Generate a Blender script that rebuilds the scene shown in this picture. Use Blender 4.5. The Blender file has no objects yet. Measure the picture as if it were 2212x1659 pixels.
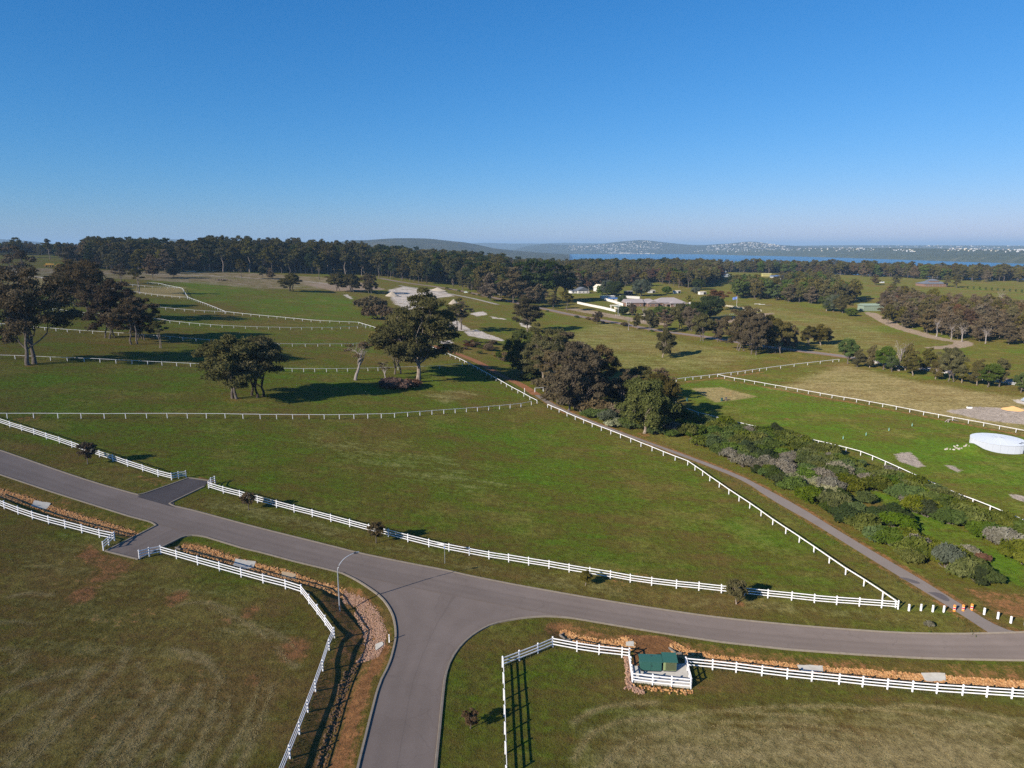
import bpy, math, random
import numpy as np
from mathutils import Vector, Matrix
R = math.radians
random.seed(7)
SC = bpy.context.scene
COL = SC.collection
# ------------------------------------------------------------------ camera
CAMZ, PITCH, FPX, PW, PH = 47.0, R(11.36), 1475.0, 2212.0, 1659.0
cam = bpy.data.cameras.new('camera'); camo = bpy.data.objects.new('camera', cam); COL.objects.link(camo)
cam.lens = 36.0 * FPX / PW; cam.sensor_width = 36; cam.clip_start = 0.5; cam.clip_end = 60000
camo.location = (0, 0, CAMZ); camo.rotation_euler = (R(90) - PITCH, 0, 0)
SC.camera = camo
# ------------------------------------------------------------------ light
SUN_EL, SUN_AZ = R(24.0), R(227.0)          # azimuth clockwise from +Y (the view direction)
w = bpy.data.worlds.new('World'); SC.world = w; w.use_nodes = True
nt = w.node_tree; nt.nodes.clear()
sky = nt.nodes.new('ShaderNodeTexSky'); sky.sky_type = 'NISHITA'; sky.sun_disc = False
sky.sun_elevation = SUN_EL; sky.sun_rotation = SUN_AZ
sky.altitude = 60; sky.air_density = 1.0; sky.dust_density = 0.2; sky.ozone_density = 6.0
EXPO = 0.6
bg = nt.nodes.new('ShaderNodeBackground'); bg.inputs[1].default_value = 0.10
# the camera's colour response to the sky: one curve per channel, the same in every direction
sep = nt.nodes.new('ShaderNodeSeparateColor'); com = nt.nodes.new('ShaderNodeCombineColor'); nt.links.new(sky.outputs[0], sep.inputs[0])
for i, (a, pw) in enumerate(((.72, 1.55), (.63, .90), (.85, .75))):
    k1 = nt.nodes.new('ShaderNodeMath'); k1.operation = 'MULTIPLY'; k1.inputs[1].default_value = .14; nt.links.new(sep.outputs[i], k1.inputs[0])
    k2 = nt.nodes.new('ShaderNodeMath'); k2.operation = 'POWER'; k2.inputs[1].default_value = pw; nt.links.new(k1.outputs[0], k2.inputs[0])
    k3 = nt.nodes.new('ShaderNodeMath'); k3.operation = 'MULTIPLY'; k3.inputs[1].default_value = a / (.10 * 2 ** EXPO); nt.links.new(k2.outputs[0], k3.inputs[0])
    nt.links.new(k3.outputs[0], com.inputs[i])
out = nt.nodes.new('ShaderNodeOutputWorld')
nt.links.new(com.outputs[0], bg.inputs[0]); nt.links.new(bg.outputs[0], out.inputs[0])
sl = bpy.data.lights.new('sun', 'SUN'); sl.energy = 4.6; sl.angle = R(0.53); sl.color = (1.0, 0.91, 0.78)
so = bpy.data.objects.new('sun', sl); COL.objects.link(so)
sdir = Vector((math.sin(SUN_AZ) * math.cos(SUN_EL), math.cos(SUN_AZ) * math.cos(SUN_EL), math.sin(SUN_EL)))
so.rotation_euler = sdir.to_track_quat('Z', 'Y').to_euler(); so.location = (-60, -40, 90)
SC.view_settings.view_transform = 'Standard'; SC.view_settings.look = 'None'
SC.view_settings.gamma = 1.0; SC.view_settings.exposure = EXPO; SC.view_settings.use_curve_mapping = False
SC.cycles.use_denoising = False
SC.cycles.max_bounces = 4; SC.cycles.diffuse_bounces = 2; SC.cycles.glossy_bounces = 2
SC.cycles.transmission_bounces = 2; SC.cycles.volume_bounces = 0; SC.cycles.transparent_max_bounces = 8
# ------------------------------------------------------------------ terrain function and photo -> ground
def sm(a, b, x):
    t = np.clip((x - a) / (b - a), 0, 1); return t * t * (3 - 2 * t)
def base(x, y):
    x = np.asarray(x, float); y = np.asarray(y, float)
    left = 50 * (1 - np.exp(np.minimum(x, 0) / 500))
    right = -5 * (1 - np.exp(-np.maximum(x, 0) / 60))
    s = y + .47 * np.maximum(x, 0)
    bump = 9 * np.exp(-((x - 150) / 350) ** 2 / 2 - ((y - 1050) / 250) ** 2 / 2)
    bump = bump + 4 * np.exp(-((x - 480) / 240) ** 2 / 2 - ((y - 1330) / 260) ** 2 / 2)
    und = (.35 * np.sin(x / 23 + 1) * np.sin(y / 31) + .6 * np.sin(x / 61 + .4) * np.sin(y / 83 + 2)) * sm(90, 200, y)
    return (left + right + bump) * (1 - sm(1300, 2200, y)) - 42 * sm(1350, 2150, s) + und
def ray(px, py):
    dx = (px - PW / 2) / FPX; dy = (PH / 2 - py) / FPX
    c, s = math.cos(PITCH), math.sin(PITCH)
    return np.array([dx, c + dy * s, -s + dy * c])
def hit(px, py):
    d = ray(px, py); t0 = 20.0; t = t0
    while t < 4000:
        p = d * t
        if CAMZ + p[2] < float(base(p[0], p[1])): break
        t0 = t; t *= 1.02
    a, b = t0, t
    for _ in range(40):
        m = (a + b) / 2; p = d * m
        if CAMZ + p[2] < float(base(p[0], p[1])): b = m
        else: a = m
    p = d * b
    return np.array([p[0], p[1]])
def hits(l): return np.array([hit(*p) for p in l])
def resample(P, step=None, n=None):
    P = np.asarray(P, float); L = np.r_[0, np.cumsum(np.hypot(*np.diff(P[:, :2], axis=0).T))]
    if n is None: n = max(2, int(round(L[-1] / step)) + 1)
    t = np.linspace(0, L[-1], n)
    return np.stack([np.interp(t, L, P[:, i]) for i in range(P.shape[1])], 1)
def smooth(P, it=2):
    P = np.asarray(P, float)
    for _ in range(it):
        Q = [P[0]]
        for a, b in zip(P[:-1], P[1:]): Q += [a * .75 + b * .25, a * .25 + b * .75]
        Q.append(P[-1]); P = np.array(Q)
    return P
def dist_poly(X, Y, P):
    d = np.full(X.shape, 1e9)
    for a, b in zip(P[:-1], P[1:]):
        v = b - a; l2 = max(v @ v, 1e-9)
        t = np.clip(((X - a[0]) * v[0] + (Y - a[1]) * v[1]) / l2, 0, 1)
        d = np.minimum(d, np.hypot(X - a[0] - t * v[0], Y - a[1] - t * v[1]))
    return d
def inside(X, Y, P):
    r = np.zeros(X.shape, bool); n = len(P)
    for i in range(n):
        x1, y1 = P[i]; x2, y2 = P[(i + 1) % n]
        if y1 == y2: continue
        c = ((y1 > Y) != (y2 > Y)) & (X < (x2 - x1) * (Y - y1) / (y2 - y1) + x1)
        r ^= c
    return r
# ------------------------------------------------------------------ layout read off the photograph, as ground points
ROAD_UP = smooth(hits([(-60, 953), (0, 973), (62, 994.5), (126.7, 1017.3), (202.8, 1042.6), (280.3, 1064.8), (300, 1070), (366, 1089.5), (436, 1108),
    (550, 1139), (716, 1180), (773, 1194.8), (860, 1213), (970.8, 1234), (1012, 1244), (1168, 1273.8), (1279, 1293.4), (1448, 1320.4), (1557, 1335.6),
    (1700, 1350), (1808, 1359), (1942, 1368), (2060, 1370.2), (2134, 1368.7), (2211, 1366.6), (2330, 1361)]), 1)
ROAD_LO_L = hits([(-60, 1006), (0, 1025.5), (107.7, 1061.6), (183.7, 1085.7), (280.3, 1116), (332, 1130.2)])
ROAD_LO_M = hits([(418, 1156.3), (443.5, 1160), (524.7, 1184.7), (560.6, 1193), (638.8, 1214), (707, 1230.3), (737.5, 1238)])
SIDE_L = smooth(hits([(737.5, 1238), (768, 1252), (791, 1266.5), (817.6, 1285), (834.5, 1303), (848.6, 1327), (854.2, 1351), (855.6, 1376), (851, 1400),
    (841.5, 1435.7), (818.7, 1479), (801, 1547), (788, 1600), (775.6, 1648.6), (755, 1740)]), 1)
SIDE_R = smooth(hits([(1235, 1335.5), (1199.6, 1332.6), (1167.9, 1332.2), (1131.6, 1335.5), (1105.6, 1339.4), (1064.5, 1347.5), (1026.5, 1367.3), (996, 1392.6), (973.3, 1425.5),
    (961.9, 1458.5), (957, 1500), (950.5, 1567.5), (941.6, 1653.6), (935, 1740)]), 1)
ROAD_LO_R = hits([(1235, 1335.5), (1345.3, 1354.2), (1448.2, 1371), (1557, 1387.3), (1705, 1403.6), (1853, 1414.5), (2000.7, 1422.8), (2148.5, 1426.3), (2211, 1427.2), (2330, 1428)])
ROAD_LO = np.vstack([ROAD_LO_L, ROAD_LO_M, hits([(800, 1251), (900, 1272), (1000, 1292), (1100, 1311)]), ROAD_LO_R])
DRIVE_DARK = hits([(300, 1071), (312, 1067), (355, 1051.6), (408, 1032.6), (451, 1039), (441, 1051.6), (375, 1083.3), (367, 1088), (372, 1095), (340, 1088)])
DRIVE_LOW = hits([(332, 1130), (338.3, 1135.3), (304, 1153), (228, 1191), (299, 1208.8), (354.8, 1179.6), (395.4, 1159.4), (418.2, 1156.3), (430, 1150), (380, 1135)])
PATH_L = smooth(hits([(2140, 1370), (2134.9, 1367.5), (2112, 1351.7), (2064, 1320.6), (1994, 1277), (1919, 1231.6), (1833, 1178.4), (1752, 1127.7), (1696, 1097), (1650.6, 1069.4), (1612, 1042), (1546, 1013.6),
    (1444.8, 975.6), (1381, 951.5), (1267, 911), (1191, 879), (1154.6, 853.7)]), 1)
PATH_R = smooth(hits([(2206, 1368), (2195.8, 1365.6), (2165, 1358), (2127, 1337.7), (2083, 1309.8), (2029.7, 1277), (1990, 1252), (1904, 1202.4), (1802.7, 1141.6), (1726.6, 1094.7), (1650.6, 1054), (1597, 1026.3),
    (1495.5, 988.3), (1406.8, 956.6), (1293, 914.8), (1216.7, 884.4), (1163.5, 853)]), 1)
RED_TRACK = smooth(hits([(1159, 853.3), (1128, 832), (1092, 816), (1067, 803), (1039, 785), (1001, 768.8), (953, 753), (930, 745)]), 1)
FAR_ROAD = smooth(hits([(820, 601), (874, 611), (960, 622), (1016, 632), (1105, 652), (1180, 668), (1232, 680), (1305, 693), (1343, 699), (1399, 710.5), (1465, 720.6), (1510, 725.7), (1571, 735.8), (1660, 750), (1744, 760), (1815, 768.8),
    (1930, 785), (2060, 805), (2178, 822), (2260, 835)]), 1)
GRAVEL_DRIVE = smooth(hits([(862, 617), (910, 625), (960.6, 633), (1013.8, 643), (1057, 653.5), (1075, 658)]), 1)
RIGHT_TRACK = smooth(hits([(1880, 676), (1905, 690), (1935, 705), (1985, 720), (2040, 735), (2085, 738), (2075, 748), (2020, 752)]), 1)
# drains (centre lines)
D1 = hits([(-40, 1049), (0, 1061), (70, 1081), (105, 1096.5), (184, 1120), (265, 1145), (292, 1151)])
D2 = hits([(392, 1176), (420, 1181), (474, 1197), (545, 1222), (620, 1241), (680, 1256), (738, 1272)])
D2B = smooth(hits([(738, 1274), (760, 1285), (788, 1303), (805, 1325), (817, 1352), (818, 1382)]), 1)
D2C = smooth(hits([(742, 1290), (770, 1318), (786, 1350), (792, 1385), (776, 1425), (748, 1461), (731, 1504), (717, 1555), (702, 1605), (687, 1654), (672, 1710)]), 1)
D3 = hits([(1214, 1362), (1248, 1375), (1296, 1385.5), (1326, 1389)])
D4 = hits([(1486, 1411), (1557, 1420), (1723, 1437), (1912, 1453), (2060, 1463), (2211, 1472), (2300, 1478)])
ORANGE_EDGE = smooth(hits([(829, 1392), (821, 1413), (793, 1461), (768, 1511), (753, 1562), (738, 1613), (726, 1654), (715, 1700)]), 1)
TANK = hit(2154, 966.5); MOUND = hit(2096, 974); MOUND2 = hit(2058, 973)
def ground(x, y):
    """finished ground: base with swales, mound"""
    x = np.asarray(x, float); y = np.asarray(y, float)
    z = base(x, y)
    for P, dep, wd in ((D1, .5, 1.6), (D2, .5, 1.6), (D2C, .8, 2.3), (D3, .55, 1.4), (D4, .5, 1.6)):
        lo, hi = P.min(0) - 6, P.max(0) + 6
        m = (x > lo[0]) & (x < hi[0]) & (y > lo[1]) & (y < hi[1])
        if np.any(m):
            if x.ndim: z[m] -= dep * np.exp(-(dist_poly(x[m], y[m], P) / wd) ** 2)
            else: z = z - dep * np.exp(-(dist_poly(x.reshape(1), y.reshape(1), P)[0] / wd) ** 2)
    for c, r, h in ((MOUND, 3.0, 2.1), (MOUND2, 2.2, .6)):
        z = z + h * np.exp(-((x - c[0]) ** 2 + (y - c[1]) ** 2) / (r * r))
    return z
def gz(x, y): return float(ground(np.array([x]), np.array([y]))[0])
def at(px, py, dz=0.0):
    p = hit(px, py); return Vector((p[0], p[1], gz(p[0], p[1]) + dz))
def depth_of(P): return P[1] * math.cos(PITCH) + (CAMZ - P[2]) * math.sin(PITCH)
def px_m(P): return FPX / depth_of(P)
# ------------------------------------------------------------------ object helpers
def tag(o, label=None, cat=None, group=None, kind=None):
    if label: o['label'] = label
    if cat: o['category'] = cat
    if group: o['group'] = group
    if kind: o['kind'] = kind
    return o
def link(name, me, parent=None, loc=None):
    o = bpy.data.objects.new(name, me); COL.objects.link(o)
    if parent: o.parent = parent
    if loc is not None: o.location = loc
    return o
def thing(name, label, cat, loc=(0, 0, 0), rz=0, group=None):
    o = bpy.data.objects.new(name, None); COL.objects.link(o); o.empty_display_size = .3
    o.location = loc; o.rotation_euler = (0, 0, rz)
    return tag(o, label, cat, group)
def np_mesh(name, V, Fc, mats, midx=None, smooth_=False):
    me = bpy.data.meshes.new(name); V = np.ascontiguousarray(V, np.float32); Fc = np.asarray(Fc, np.int32)
    n, k = Fc.shape
    me.vertices.add(len(V)); me.vertices.foreach_set('co', V.ravel())
    me.loops.add(n * k); me.loops.foreach_set('vertex_index', Fc.ravel())
    me.polygons.add(n); me.polygons.foreach_set('loop_start', np.arange(0, n * k, k, dtype=np.int32))
    for m in (mats if isinstance(mats, (list, tuple)) else [mats]): me.materials.append(m)
    if midx is not None: me.polygons.foreach_set('material_index', np.asarray(midx, np.int32))
    me.polygons.foreach_set('use_smooth', np.full(n, smooth_))
    me.update(calc_edges=True)
    return me
class MB:
    """collects boxes, prisms and tubes into one mesh"""
    def __init__(s): s.v = []; s.f = []; s.m = []
    def add(s, vs, fs, mi=0):
        b = len(s.v); s.v += [tuple(v) for v in vs]; s.f += [tuple(i + b for i in f) for f in fs]; s.m += [mi] * len(fs); return s
    def box(s, c, d, mi=0, rz=0, taper=1.0):
        x, y, z = d[0] / 2, d[1] / 2, d[2] / 2; vs = []
        for k in (-1, 1):
            q = taper if k > 0 else 1
            for a, b in ((-1, -1), (1, -1), (1, 1), (-1, 1)):
                X, Y = a * x * q, b * y * q
                vs.append((c[0] + X * math.cos(rz) - Y * math.sin(rz), c[1] + X * math.sin(rz) + Y * math.cos(rz), c[2] + k * z))
        return s.add(vs, [(3, 2, 1, 0), (4, 5, 6, 7), (0, 1, 5, 4), (1, 2, 6, 5), (2, 3, 7, 6), (3, 0, 4, 7)], mi)
    def tube(s, pts, rad, n=8, mi=0, cap=True):
        pts = [Vector(p) for p in pts]; rad = rad if hasattr(rad, '__len__') else [rad] * len(pts)
        vs = []; fs = []
        for i, p in enumerate(pts):
            d = (pts[min(i + 1, len(pts) - 1)] - pts[max(i - 1, 0)]).normalized()
            u = d.cross(Vector((0, 0, 1)) if abs(d.z) < .9 else Vector((1, 0, 0))).normalized(); v = d.cross(u)
            for k in range(n):
                a = 2 * math.pi * k / n; vs.append(p + (u * math.cos(a) + v * math.sin(a)) * rad[i])
        for i in range(len(pts) - 1):
            for k in range(n): fs.append((i * n + k, i * n + (k + 1) % n, (i + 1) * n + (k + 1) % n, (i + 1) * n + k))
        if cap: fs += [tuple(range(n))[::-1], tuple((len(pts) - 1) * n + k for k in range(n))]
        return s.add(vs, fs, mi)
    def roof(s, c, d, hr, kind='gable', axis='x', mi=0, over=.5):
        """roof over a w x d block; c is the centre of its eaves"""
        X, Y = d[0] / 2 + over, d[1] / 2 + over; x, y, z = c
        e = [(x - X, y - Y, z), (x + X, y - Y, z), (x + X, y + Y, z), (x - X, y + Y, z)]
        if axis == 'x':
            r = 0 if kind == 'gable' else min(X, Y)
            g = [(x - X + r, y, z + hr), (x + X - r, y, z + hr)]
            s.add(e + g, [(0, 1, 5, 4), (2, 3, 4, 5), (1, 2, 5), (3, 0, 4), (3, 2, 1, 0)], mi)
        else:
            r = 0 if kind == 'gable' else min(X, Y)
            g = [(x, y - Y + r, z + hr), (x, y + Y - r, z + hr)]
            s.add(e + g, [(1, 2, 5, 4), (3, 0, 4, 5), (0, 1, 4), (2, 3, 5), (3, 2, 1, 0)], mi)
        return s
    def mesh(s, name, mats):
        me = bpy.data.meshes.new(name); me.from_pydata(s.v, [], s.f)
        for m in (mats if isinstance(mats, (list, tuple)) else [mats]): me.materials.append(m)
        me.polygons.foreach_set('material_index', s.m); me.update(); return me
    def build(s, name, mats, parent=None, loc=None): return link(name, s.mesh(name, mats), parent, loc)
# ------------------------------------------------------------------ materials
def new_mat(name):
    m = bpy.data.materials.new(name); m.use_nodes = True; nt = m.node_tree
    p = nt.nodes['Principled BSDF']; p.inputs['Diffuse Roughness'].default_value = .9
    return m, nt, p
def N(nt, t, **kw):
    n = nt.nodes.new('ShaderNode' + t)
    for k, v in kw.items(): setattr(n, k, v)
    return n
def noise(nt, vec, scale, detail=3, rough=.55):
    n = N(nt, 'TexNoise'); n.inputs['Scale'].default_value = scale; n.inputs['Detail'].default_value = detail; n.inputs['Roughness'].default_value = rough
    nt.links.new(vec, n.inputs['Vector']); return n.outputs['Fac']
def math_(nt, op, a, b=None, c=None, clamp=False):
    n = N(nt, 'Math', operation=op, use_clamp=clamp)
    for i, v in enumerate((a, b, c)):
        if v is None: continue
        if isinstance(v, (int, float)): n.inputs[i].default_value = v
        else: nt.links.new(v, n.inputs[i])
    return n.outputs[0]
def mix(nt, f, a, b, blend='MIX'):
    n = N(nt, 'Mix', data_type='RGBA', blend_type=blend)
    for s, v in ((n.inputs[0], f), (n.inputs[6], a), (n.inputs[7], b)):
        if isinstance(v, (int, float)): s.default_value = v
        elif isinstance(v, tuple): s.default_value = (*v, 1)[:4]
        else: nt.links.new(v, s)
    return n.outputs[2]
def rng_(nt, v, a, b, lo=0.0, hi=1.0):
    n = N(nt, 'MapRange'); nt.links.new(v, n.inputs[0])
    for i, k in ((1, a), (2, b), (3, lo), (4, hi)): n.inputs[i].default_value = k
    return n.outputs[0]
def bump(nt, h, strength, dist, p):
    b = N(nt, 'Bump'); b.inputs['Strength'].default_value = strength; b.inputs['Distance'].default_value = dist
    nt.links.new(h, b.inputs['Height']); nt.links.new(b.outputs[0], p.inputs['Normal'])
def worldpos(nt): return N(nt, 'NewGeometry').outputs['Position']
def plain(name, col, rough=.7, var=.12, scale=3.0, metal=0.0, bmp=0.0, bscale=20, spec=.3, dirt=None):
    m, nt, p = new_mat(name); pos = worldpos(nt)
    f = noise(nt, pos, scale, 4)
    lo = tuple(c * (1 - var) for c in col); hi = tuple(min(1, c * (1 + var)) for c in col)
    c = mix(nt, f, lo, hi)
    if dirt:
        f2 = noise(nt, pos, dirt[1], 5, .7); c = mix(nt, rng_(nt, f2, .5, .72, 0, dirt[2]), c, dirt[0])
    nt.links.new(c, p.inputs['Base Color']); p.inputs['Roughness'].default_value = rough
    p.inputs['Metallic'].default_value = metal; p.inputs['Specular IOR Level'].default_value = spec
    if bmp: bump(nt, noise(nt, pos, bscale, 4), bmp, .03, p)
    return m
WHITE = plain('white_paint', (.74, .74, .75), .5, .06, 2.0, dirt=((.46, .40, .31), 3.0, .55))
CONC = plain('concrete', (.42, .40, .36), .85, .15, 2.5, bmp=.3, dirt=((.25, .2, .14), 1.2, .5))
CONC_TAN = plain('tan_concrete', (.40, .30, .19), .85, .15, 2.5, bmp=.3)
KERB = plain('kerb_concrete', (.225, .19, .15), .85, .25, 1.6, bmp=.3, dirt=((.16, .12, .07), 2.5, .6))
STEEL = plain('galvanised_steel', (.48, .50, .52), .45, .1, 5, metal=.6)
DARK = plain('dark_metal', (.03, .035, .045), .5, .1, 4)
GREENBOX = plain('green_enamel', (.03, .098, .08), .45, .06, 2)
GREENPALE = plain('pale_green_enamel', (.22, .27, .13), .5, .06, 2)
LOUVRE = plain('olive_louvre', (.085, .095, .05), .6, .1, 2)
ORANGE = plain('orange_bollard', (.75, .30, .06), .5, .08, 5)
RED = plain('red_band', (.65, .035, .03), .5, .05, 5)
BLACK = plain('black_paint_and_shade', (.015, .015, .017), .5, .05, 5)  # paint of the markers, also the painted shade of doorways and pipe mouths
TANKWHITE = plain('white_tank_steel', (.47, .50, .55), .4, .04, .8)
CREAM = plain('cream_wall', (.62, .56, .44), .8, .08, .6)
WWALL = plain('white_wall', (.60, .58, .54), .8, .08, .6)
BRICK = plain('brown_brick', (.20, .12, .085), .85, .18, .8)
ROOFGREY = plain('grey_mauve_roof', (.27, .24, .24), .6, .1, .5)
ROOFGREEN = plain('green_roof', (.13, .27, .19), .55, .1, .4)
ROOFBLUE = plain('blue_roof', (.07, .14, .30), .5, .1, .4)
ROOFDARK = plain('dark_slate_roof', (.12, .13, .15), .55, .1, .4)
SHEDGREEN = plain('pale_green_shed', (.20, .25, .19), .6, .08, .4)
GLASS = plain('dark_window', (.02, .025, .03), .12, .1, 1, spec=.6)
BROWNWOOD = plain('weathered_timber', (.17, .13, .10), .85, .2, 3)
YELLOWM = plain('yellow_machine_paint', (.55, .33, .05), .5, .12, 2, dirt=((.12, .08, .04), 1.0, .7))
TYRE = plain('black_rubber', (.02, .02, .02), .9, .1, 3)
SANDPILE = plain('orange_sand', (.60, .36, .15), .95, .12, .8, bmp=.4, bscale=6)
PALESAND = plain('pale_sand_heap', (.42, .36, .28), .95, .12, .8, bmp=.4, bscale=6)
PALEGUARD = plain('pale_teal_plastic', (.25, .48, .42), .6, .08, 3)
FLAGM = plain('blue_flag_cloth', (.16, .25, .55), .8, .2, 1.2)
def asphalt(name, c1, c2, patch, lane=0):
    m, nt, p = new_mat(name); pos = worldpos(nt)
    c = mix(nt, rng_(nt, noise(nt, pos, .18, 5, .6), .35, .65), c1, c2)
    fine = noise(nt, pos, 9, 3); c = mix(nt, rng_(nt, fine, .3, .7, .0, .4), c, tuple(v * .74 for v in c1))
    st = noise(nt, pos, .55, 6, .75); c = mix(nt, rng_(nt, st, .58, .75, 0, .5), c, patch)
    if lane:
        u = N(nt, 'Attribute', attribute_name='across').outputs['Fac']; wob = math_(nt, 'MULTIPLY', math_(nt, 'SUBTRACT', noise(nt, pos, .6, 3), .5), .03); uu = math_(nt, 'ADD', u, wob)
        # two lanes laid at different times, polished wheel tracks, grit along the kerbs, a joint down the middle
        if lane == 1: c = mix(nt, rng_(nt, uu, .47, .53, 0, .34), c, tuple(v * .76 for v in c1))
        tr = math_(nt, 'POWER', math_(nt, 'ABSOLUTE', math_(nt, 'SINE', math_(nt, 'MULTIPLY', uu, 4 * math.pi))), 3.0)
        c = mix(nt, math_(nt, 'MULTIPLY', tr, rng_(nt, noise(nt, pos, .12, 4), .3, .7, .02, .26)), c, tuple(min(1, v * 1.18) for v in c2))
        ed = rng_(nt, math_(nt, 'ABSOLUTE', math_(nt, 'SUBTRACT', u, .5)), .455, .5, 0, 1); c = mix(nt, math_(nt, 'MULTIPLY', ed, rng_(nt, noise(nt, pos, .9, 5, .7), .35, .7, 0, .85)), c, (.15, .105, .065))
        jt = rng_(nt, math_(nt, 'ABSOLUTE', math_(nt, 'SUBTRACT', uu, .5)), .004, .010, .3, 0); c = mix(nt, jt, c, tuple(v * .6 for v in c1))
    v = N(nt, 'TexVoronoi', feature='DISTANCE_TO_EDGE'); v.inputs['Scale'].default_value = .16
    nz = N(nt, 'TexNoise'); nz.inputs['Scale'].default_value = .5; nt.links.new(pos, nz.inputs[0])
    pv = N(nt, 'VectorMath', operation='MULTIPLY_ADD'); nt.links.new(nz.outputs[1], pv.inputs[0]); pv.inputs[1].default_value = (3, 3, 0); nt.links.new(pos, pv.inputs[2])
    nt.links.new(pv.outputs[0], v.inputs['Vector'])
    crack = rng_(nt, v.outputs['Distance'], .0, .012, .3, 0); c = mix(nt, crack, c, tuple(q * .6 for q in c1))
    nt.links.new(c, p.inputs['Base Color']); p.inputs['Roughness'].default_value = .85; p.inputs['Specular IOR Level'].default_value = .25
    bump(nt, noise(nt, pos, 30, 2), .25, .01, p); return m
ASPHALT = asphalt('road_asphalt', (.155, .124, .106), (.185, .150, .131), (.118, .093, .081), 1)
ASPHALT_SIDE = asphalt('side_road_asphalt', (.155, .124, .106), (.185, .150, .131), (.118, .093, .081), 2)
ASPHALT_DARK = asphalt('dark_asphalt', (.050, .043, .045), (.075, .066, .066), (.036, .03, .032))
ASPHALT_PATH = asphalt('path_asphalt', (.15, .127, .114), (.17, .146, .132), (.12, .10, .09))
def soil(name, c1, c2, c3, scale=.5, bs=.5):
    m, nt, p = new_mat(name); pos = worldpos(nt)
    c = mix(nt, rng_(nt, noise(nt, pos, scale, 6, .65), .3, .7), c1, c2)
    c = mix(nt, rng_(nt, noise(nt, pos, scale * 5, 4, .7), .5, .75), c, c3)
    nt.links.new(c, p.inputs['Base Color']); p.inputs['Roughness'].default_value = .95; p.inputs['Specular IOR Level'].default_value = .1
    bump(nt, noise(nt, pos, 6, 5, .7), bs, .12, p); return m
REDSOIL = soil('red_soil', (.17, .075, .035), (.23, .105, .05), (.12, .06, .035))
GRAVEL = soil('grey_gravel', (.21, .19, .17), (.29, .265, .24), (.16, .14, .12), .3)
EARTH = soil('brown_earth', (.15, .115, .09), (.21, .16, .12), (.11, .08, .06), .12)
WSAND = soil('white_sand', (.42, .39, .36), (.58, .55, .52), (.25, .2, .15), .1, .8)
VERGE = soil('orange_verge', (.22, .115, .06), (.17, .11, .06), (.10, .085, .04), .15)
def stone_mat(name, cols):
    m, nt, p = new_mat(name); pos = worldpos(nt)
    a = N(nt, 'Attribute', attribute_name='var'); r = N(nt, 'ValToRGB'); r.color_ramp.interpolation = 'LINEAR'
    e = r.color_ramp.elements; e[0].color = (*cols[0], 1); e[1].color = (*cols[-1], 1)
    for i, c in enumerate(cols[1:-1]): q = e.new((i + 1) / (len(cols) - 1)); q.color = (*c, 1)
    nt.links.new(a.outputs['Fac'], r.inputs[0]); c = mix(nt, rng_(nt, noise(nt, pos, 14, 3), .3, .7, 0, .5), r.outputs[0], cols[0])
    nt.links.new(c, p.inputs['Base Color']); p.inputs['Roughness'].default_value = .9; p.inputs['Specular IOR Level'].default_value = .15
    return m
STONE_O = stone_mat('orange_stone', [(.26, .13, .055), (.44, .22, .085), (.55, .30, .115), (.60, .38, .19)])
STONE_P = stone_mat('pink_stone', [(.22, .13, .09), (.40, .23, .15), (.47, .30, .19), (.36, .24, .19)])
STONE_B = stone_mat('brown_stone', [(.09, .06, .04), (.17, .10, .06), (.24, .14, .075), (.13, .09, .06)])
STRAW = stone_mat('straw', [(.19, .14, .05), (.27, .21, .085), (.33, .265, .115), (.22, .165, .065)])
def bark(name, c1, c2):
    m, nt, p = new_mat(name); pos = worldpos(nt)
    c = mix(nt, rng_(nt, noise(nt, pos, 1.3, 5, .7), .38, .62), c1, c2)
    nt.links.new(c, p.inputs['Base Color']); p.inputs['Roughness'].default_value = .9; p.inputs['Specular IOR Level'].default_value = .1
    bump(nt, noise(nt, pos, 7, 4), .4, .05, p); return m
BARK_PALE = bark('pale_bark', (.34, .28, .225), (.20, .155, .12))
BARK_GREY = bark('grey_bark', (.20, .17, .15), (.11, .085, .07))
BARK_DARK = bark('dark_bark', (.085, .065, .05), (.05, .038, .03))
BARK_DEAD = bark('dead_wood', (.36, .32, .29), (.24, .20, .18))
def leaf(name, a, b, c, trans=.18):
    m = bpy.data.materials.new(name); m.use_nodes = True; nt = m.node_tree; nt.nodes.clear()
    at_ = N(nt, 'Attribute', attribute_name='var'); oi = N(nt, 'ObjectInfo')
    r = N(nt, 'ValToRGB'); e = r.color_ramp.elements
    e[0].color = (*a, 1); e[1].color = (*c, 1); q = e.new(.5); q.color = (*b, 1)
    nt.links.new(at_.outputs['Fac'], r.inputs[0])
    hs = N(nt, 'HueSaturation'); nt.links.new(r.outputs[0], hs.inputs['Color'])
    nt.links.new(rng_(nt, oi.outputs['Random'], 0, 1, .78, 1.22), hs.inputs['Value'])
    h2 = math_(nt, 'FRACT', math_(nt, 'MULTIPLY', oi.outputs['Random'], 7.31)); nt.links.new(rng_(nt, h2, 0, 1, .485, .515), hs.inputs['Hue'])
    h3 = math_(nt, 'FRACT', math_(nt, 'MULTIPLY', oi.outputs['Random'], 13.7)); nt.links.new(rng_(nt, h3, 0, 1, .75, 1.1), hs.inputs['Saturation'])
    d = N(nt, 'BsdfDiffuse'); d.inputs['Roughness'].default_value = .8; t = N(nt, 'BsdfTranslucent'); ms = N(nt, 'MixShader'); ms.inputs[0].default_value = trans
    nt.links.new(hs.outputs[0], d.inputs[0]); nt.links.new(hs.outputs[0], t.inputs[0])
    nt.links.new(d.outputs[0], ms.inputs[1]); nt.links.new(t.outputs[0], ms.inputs[2])
    o = N(nt, 'OutputMaterial'); nt.links.new(ms.outputs[0], o.inputs[0]); return m
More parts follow.
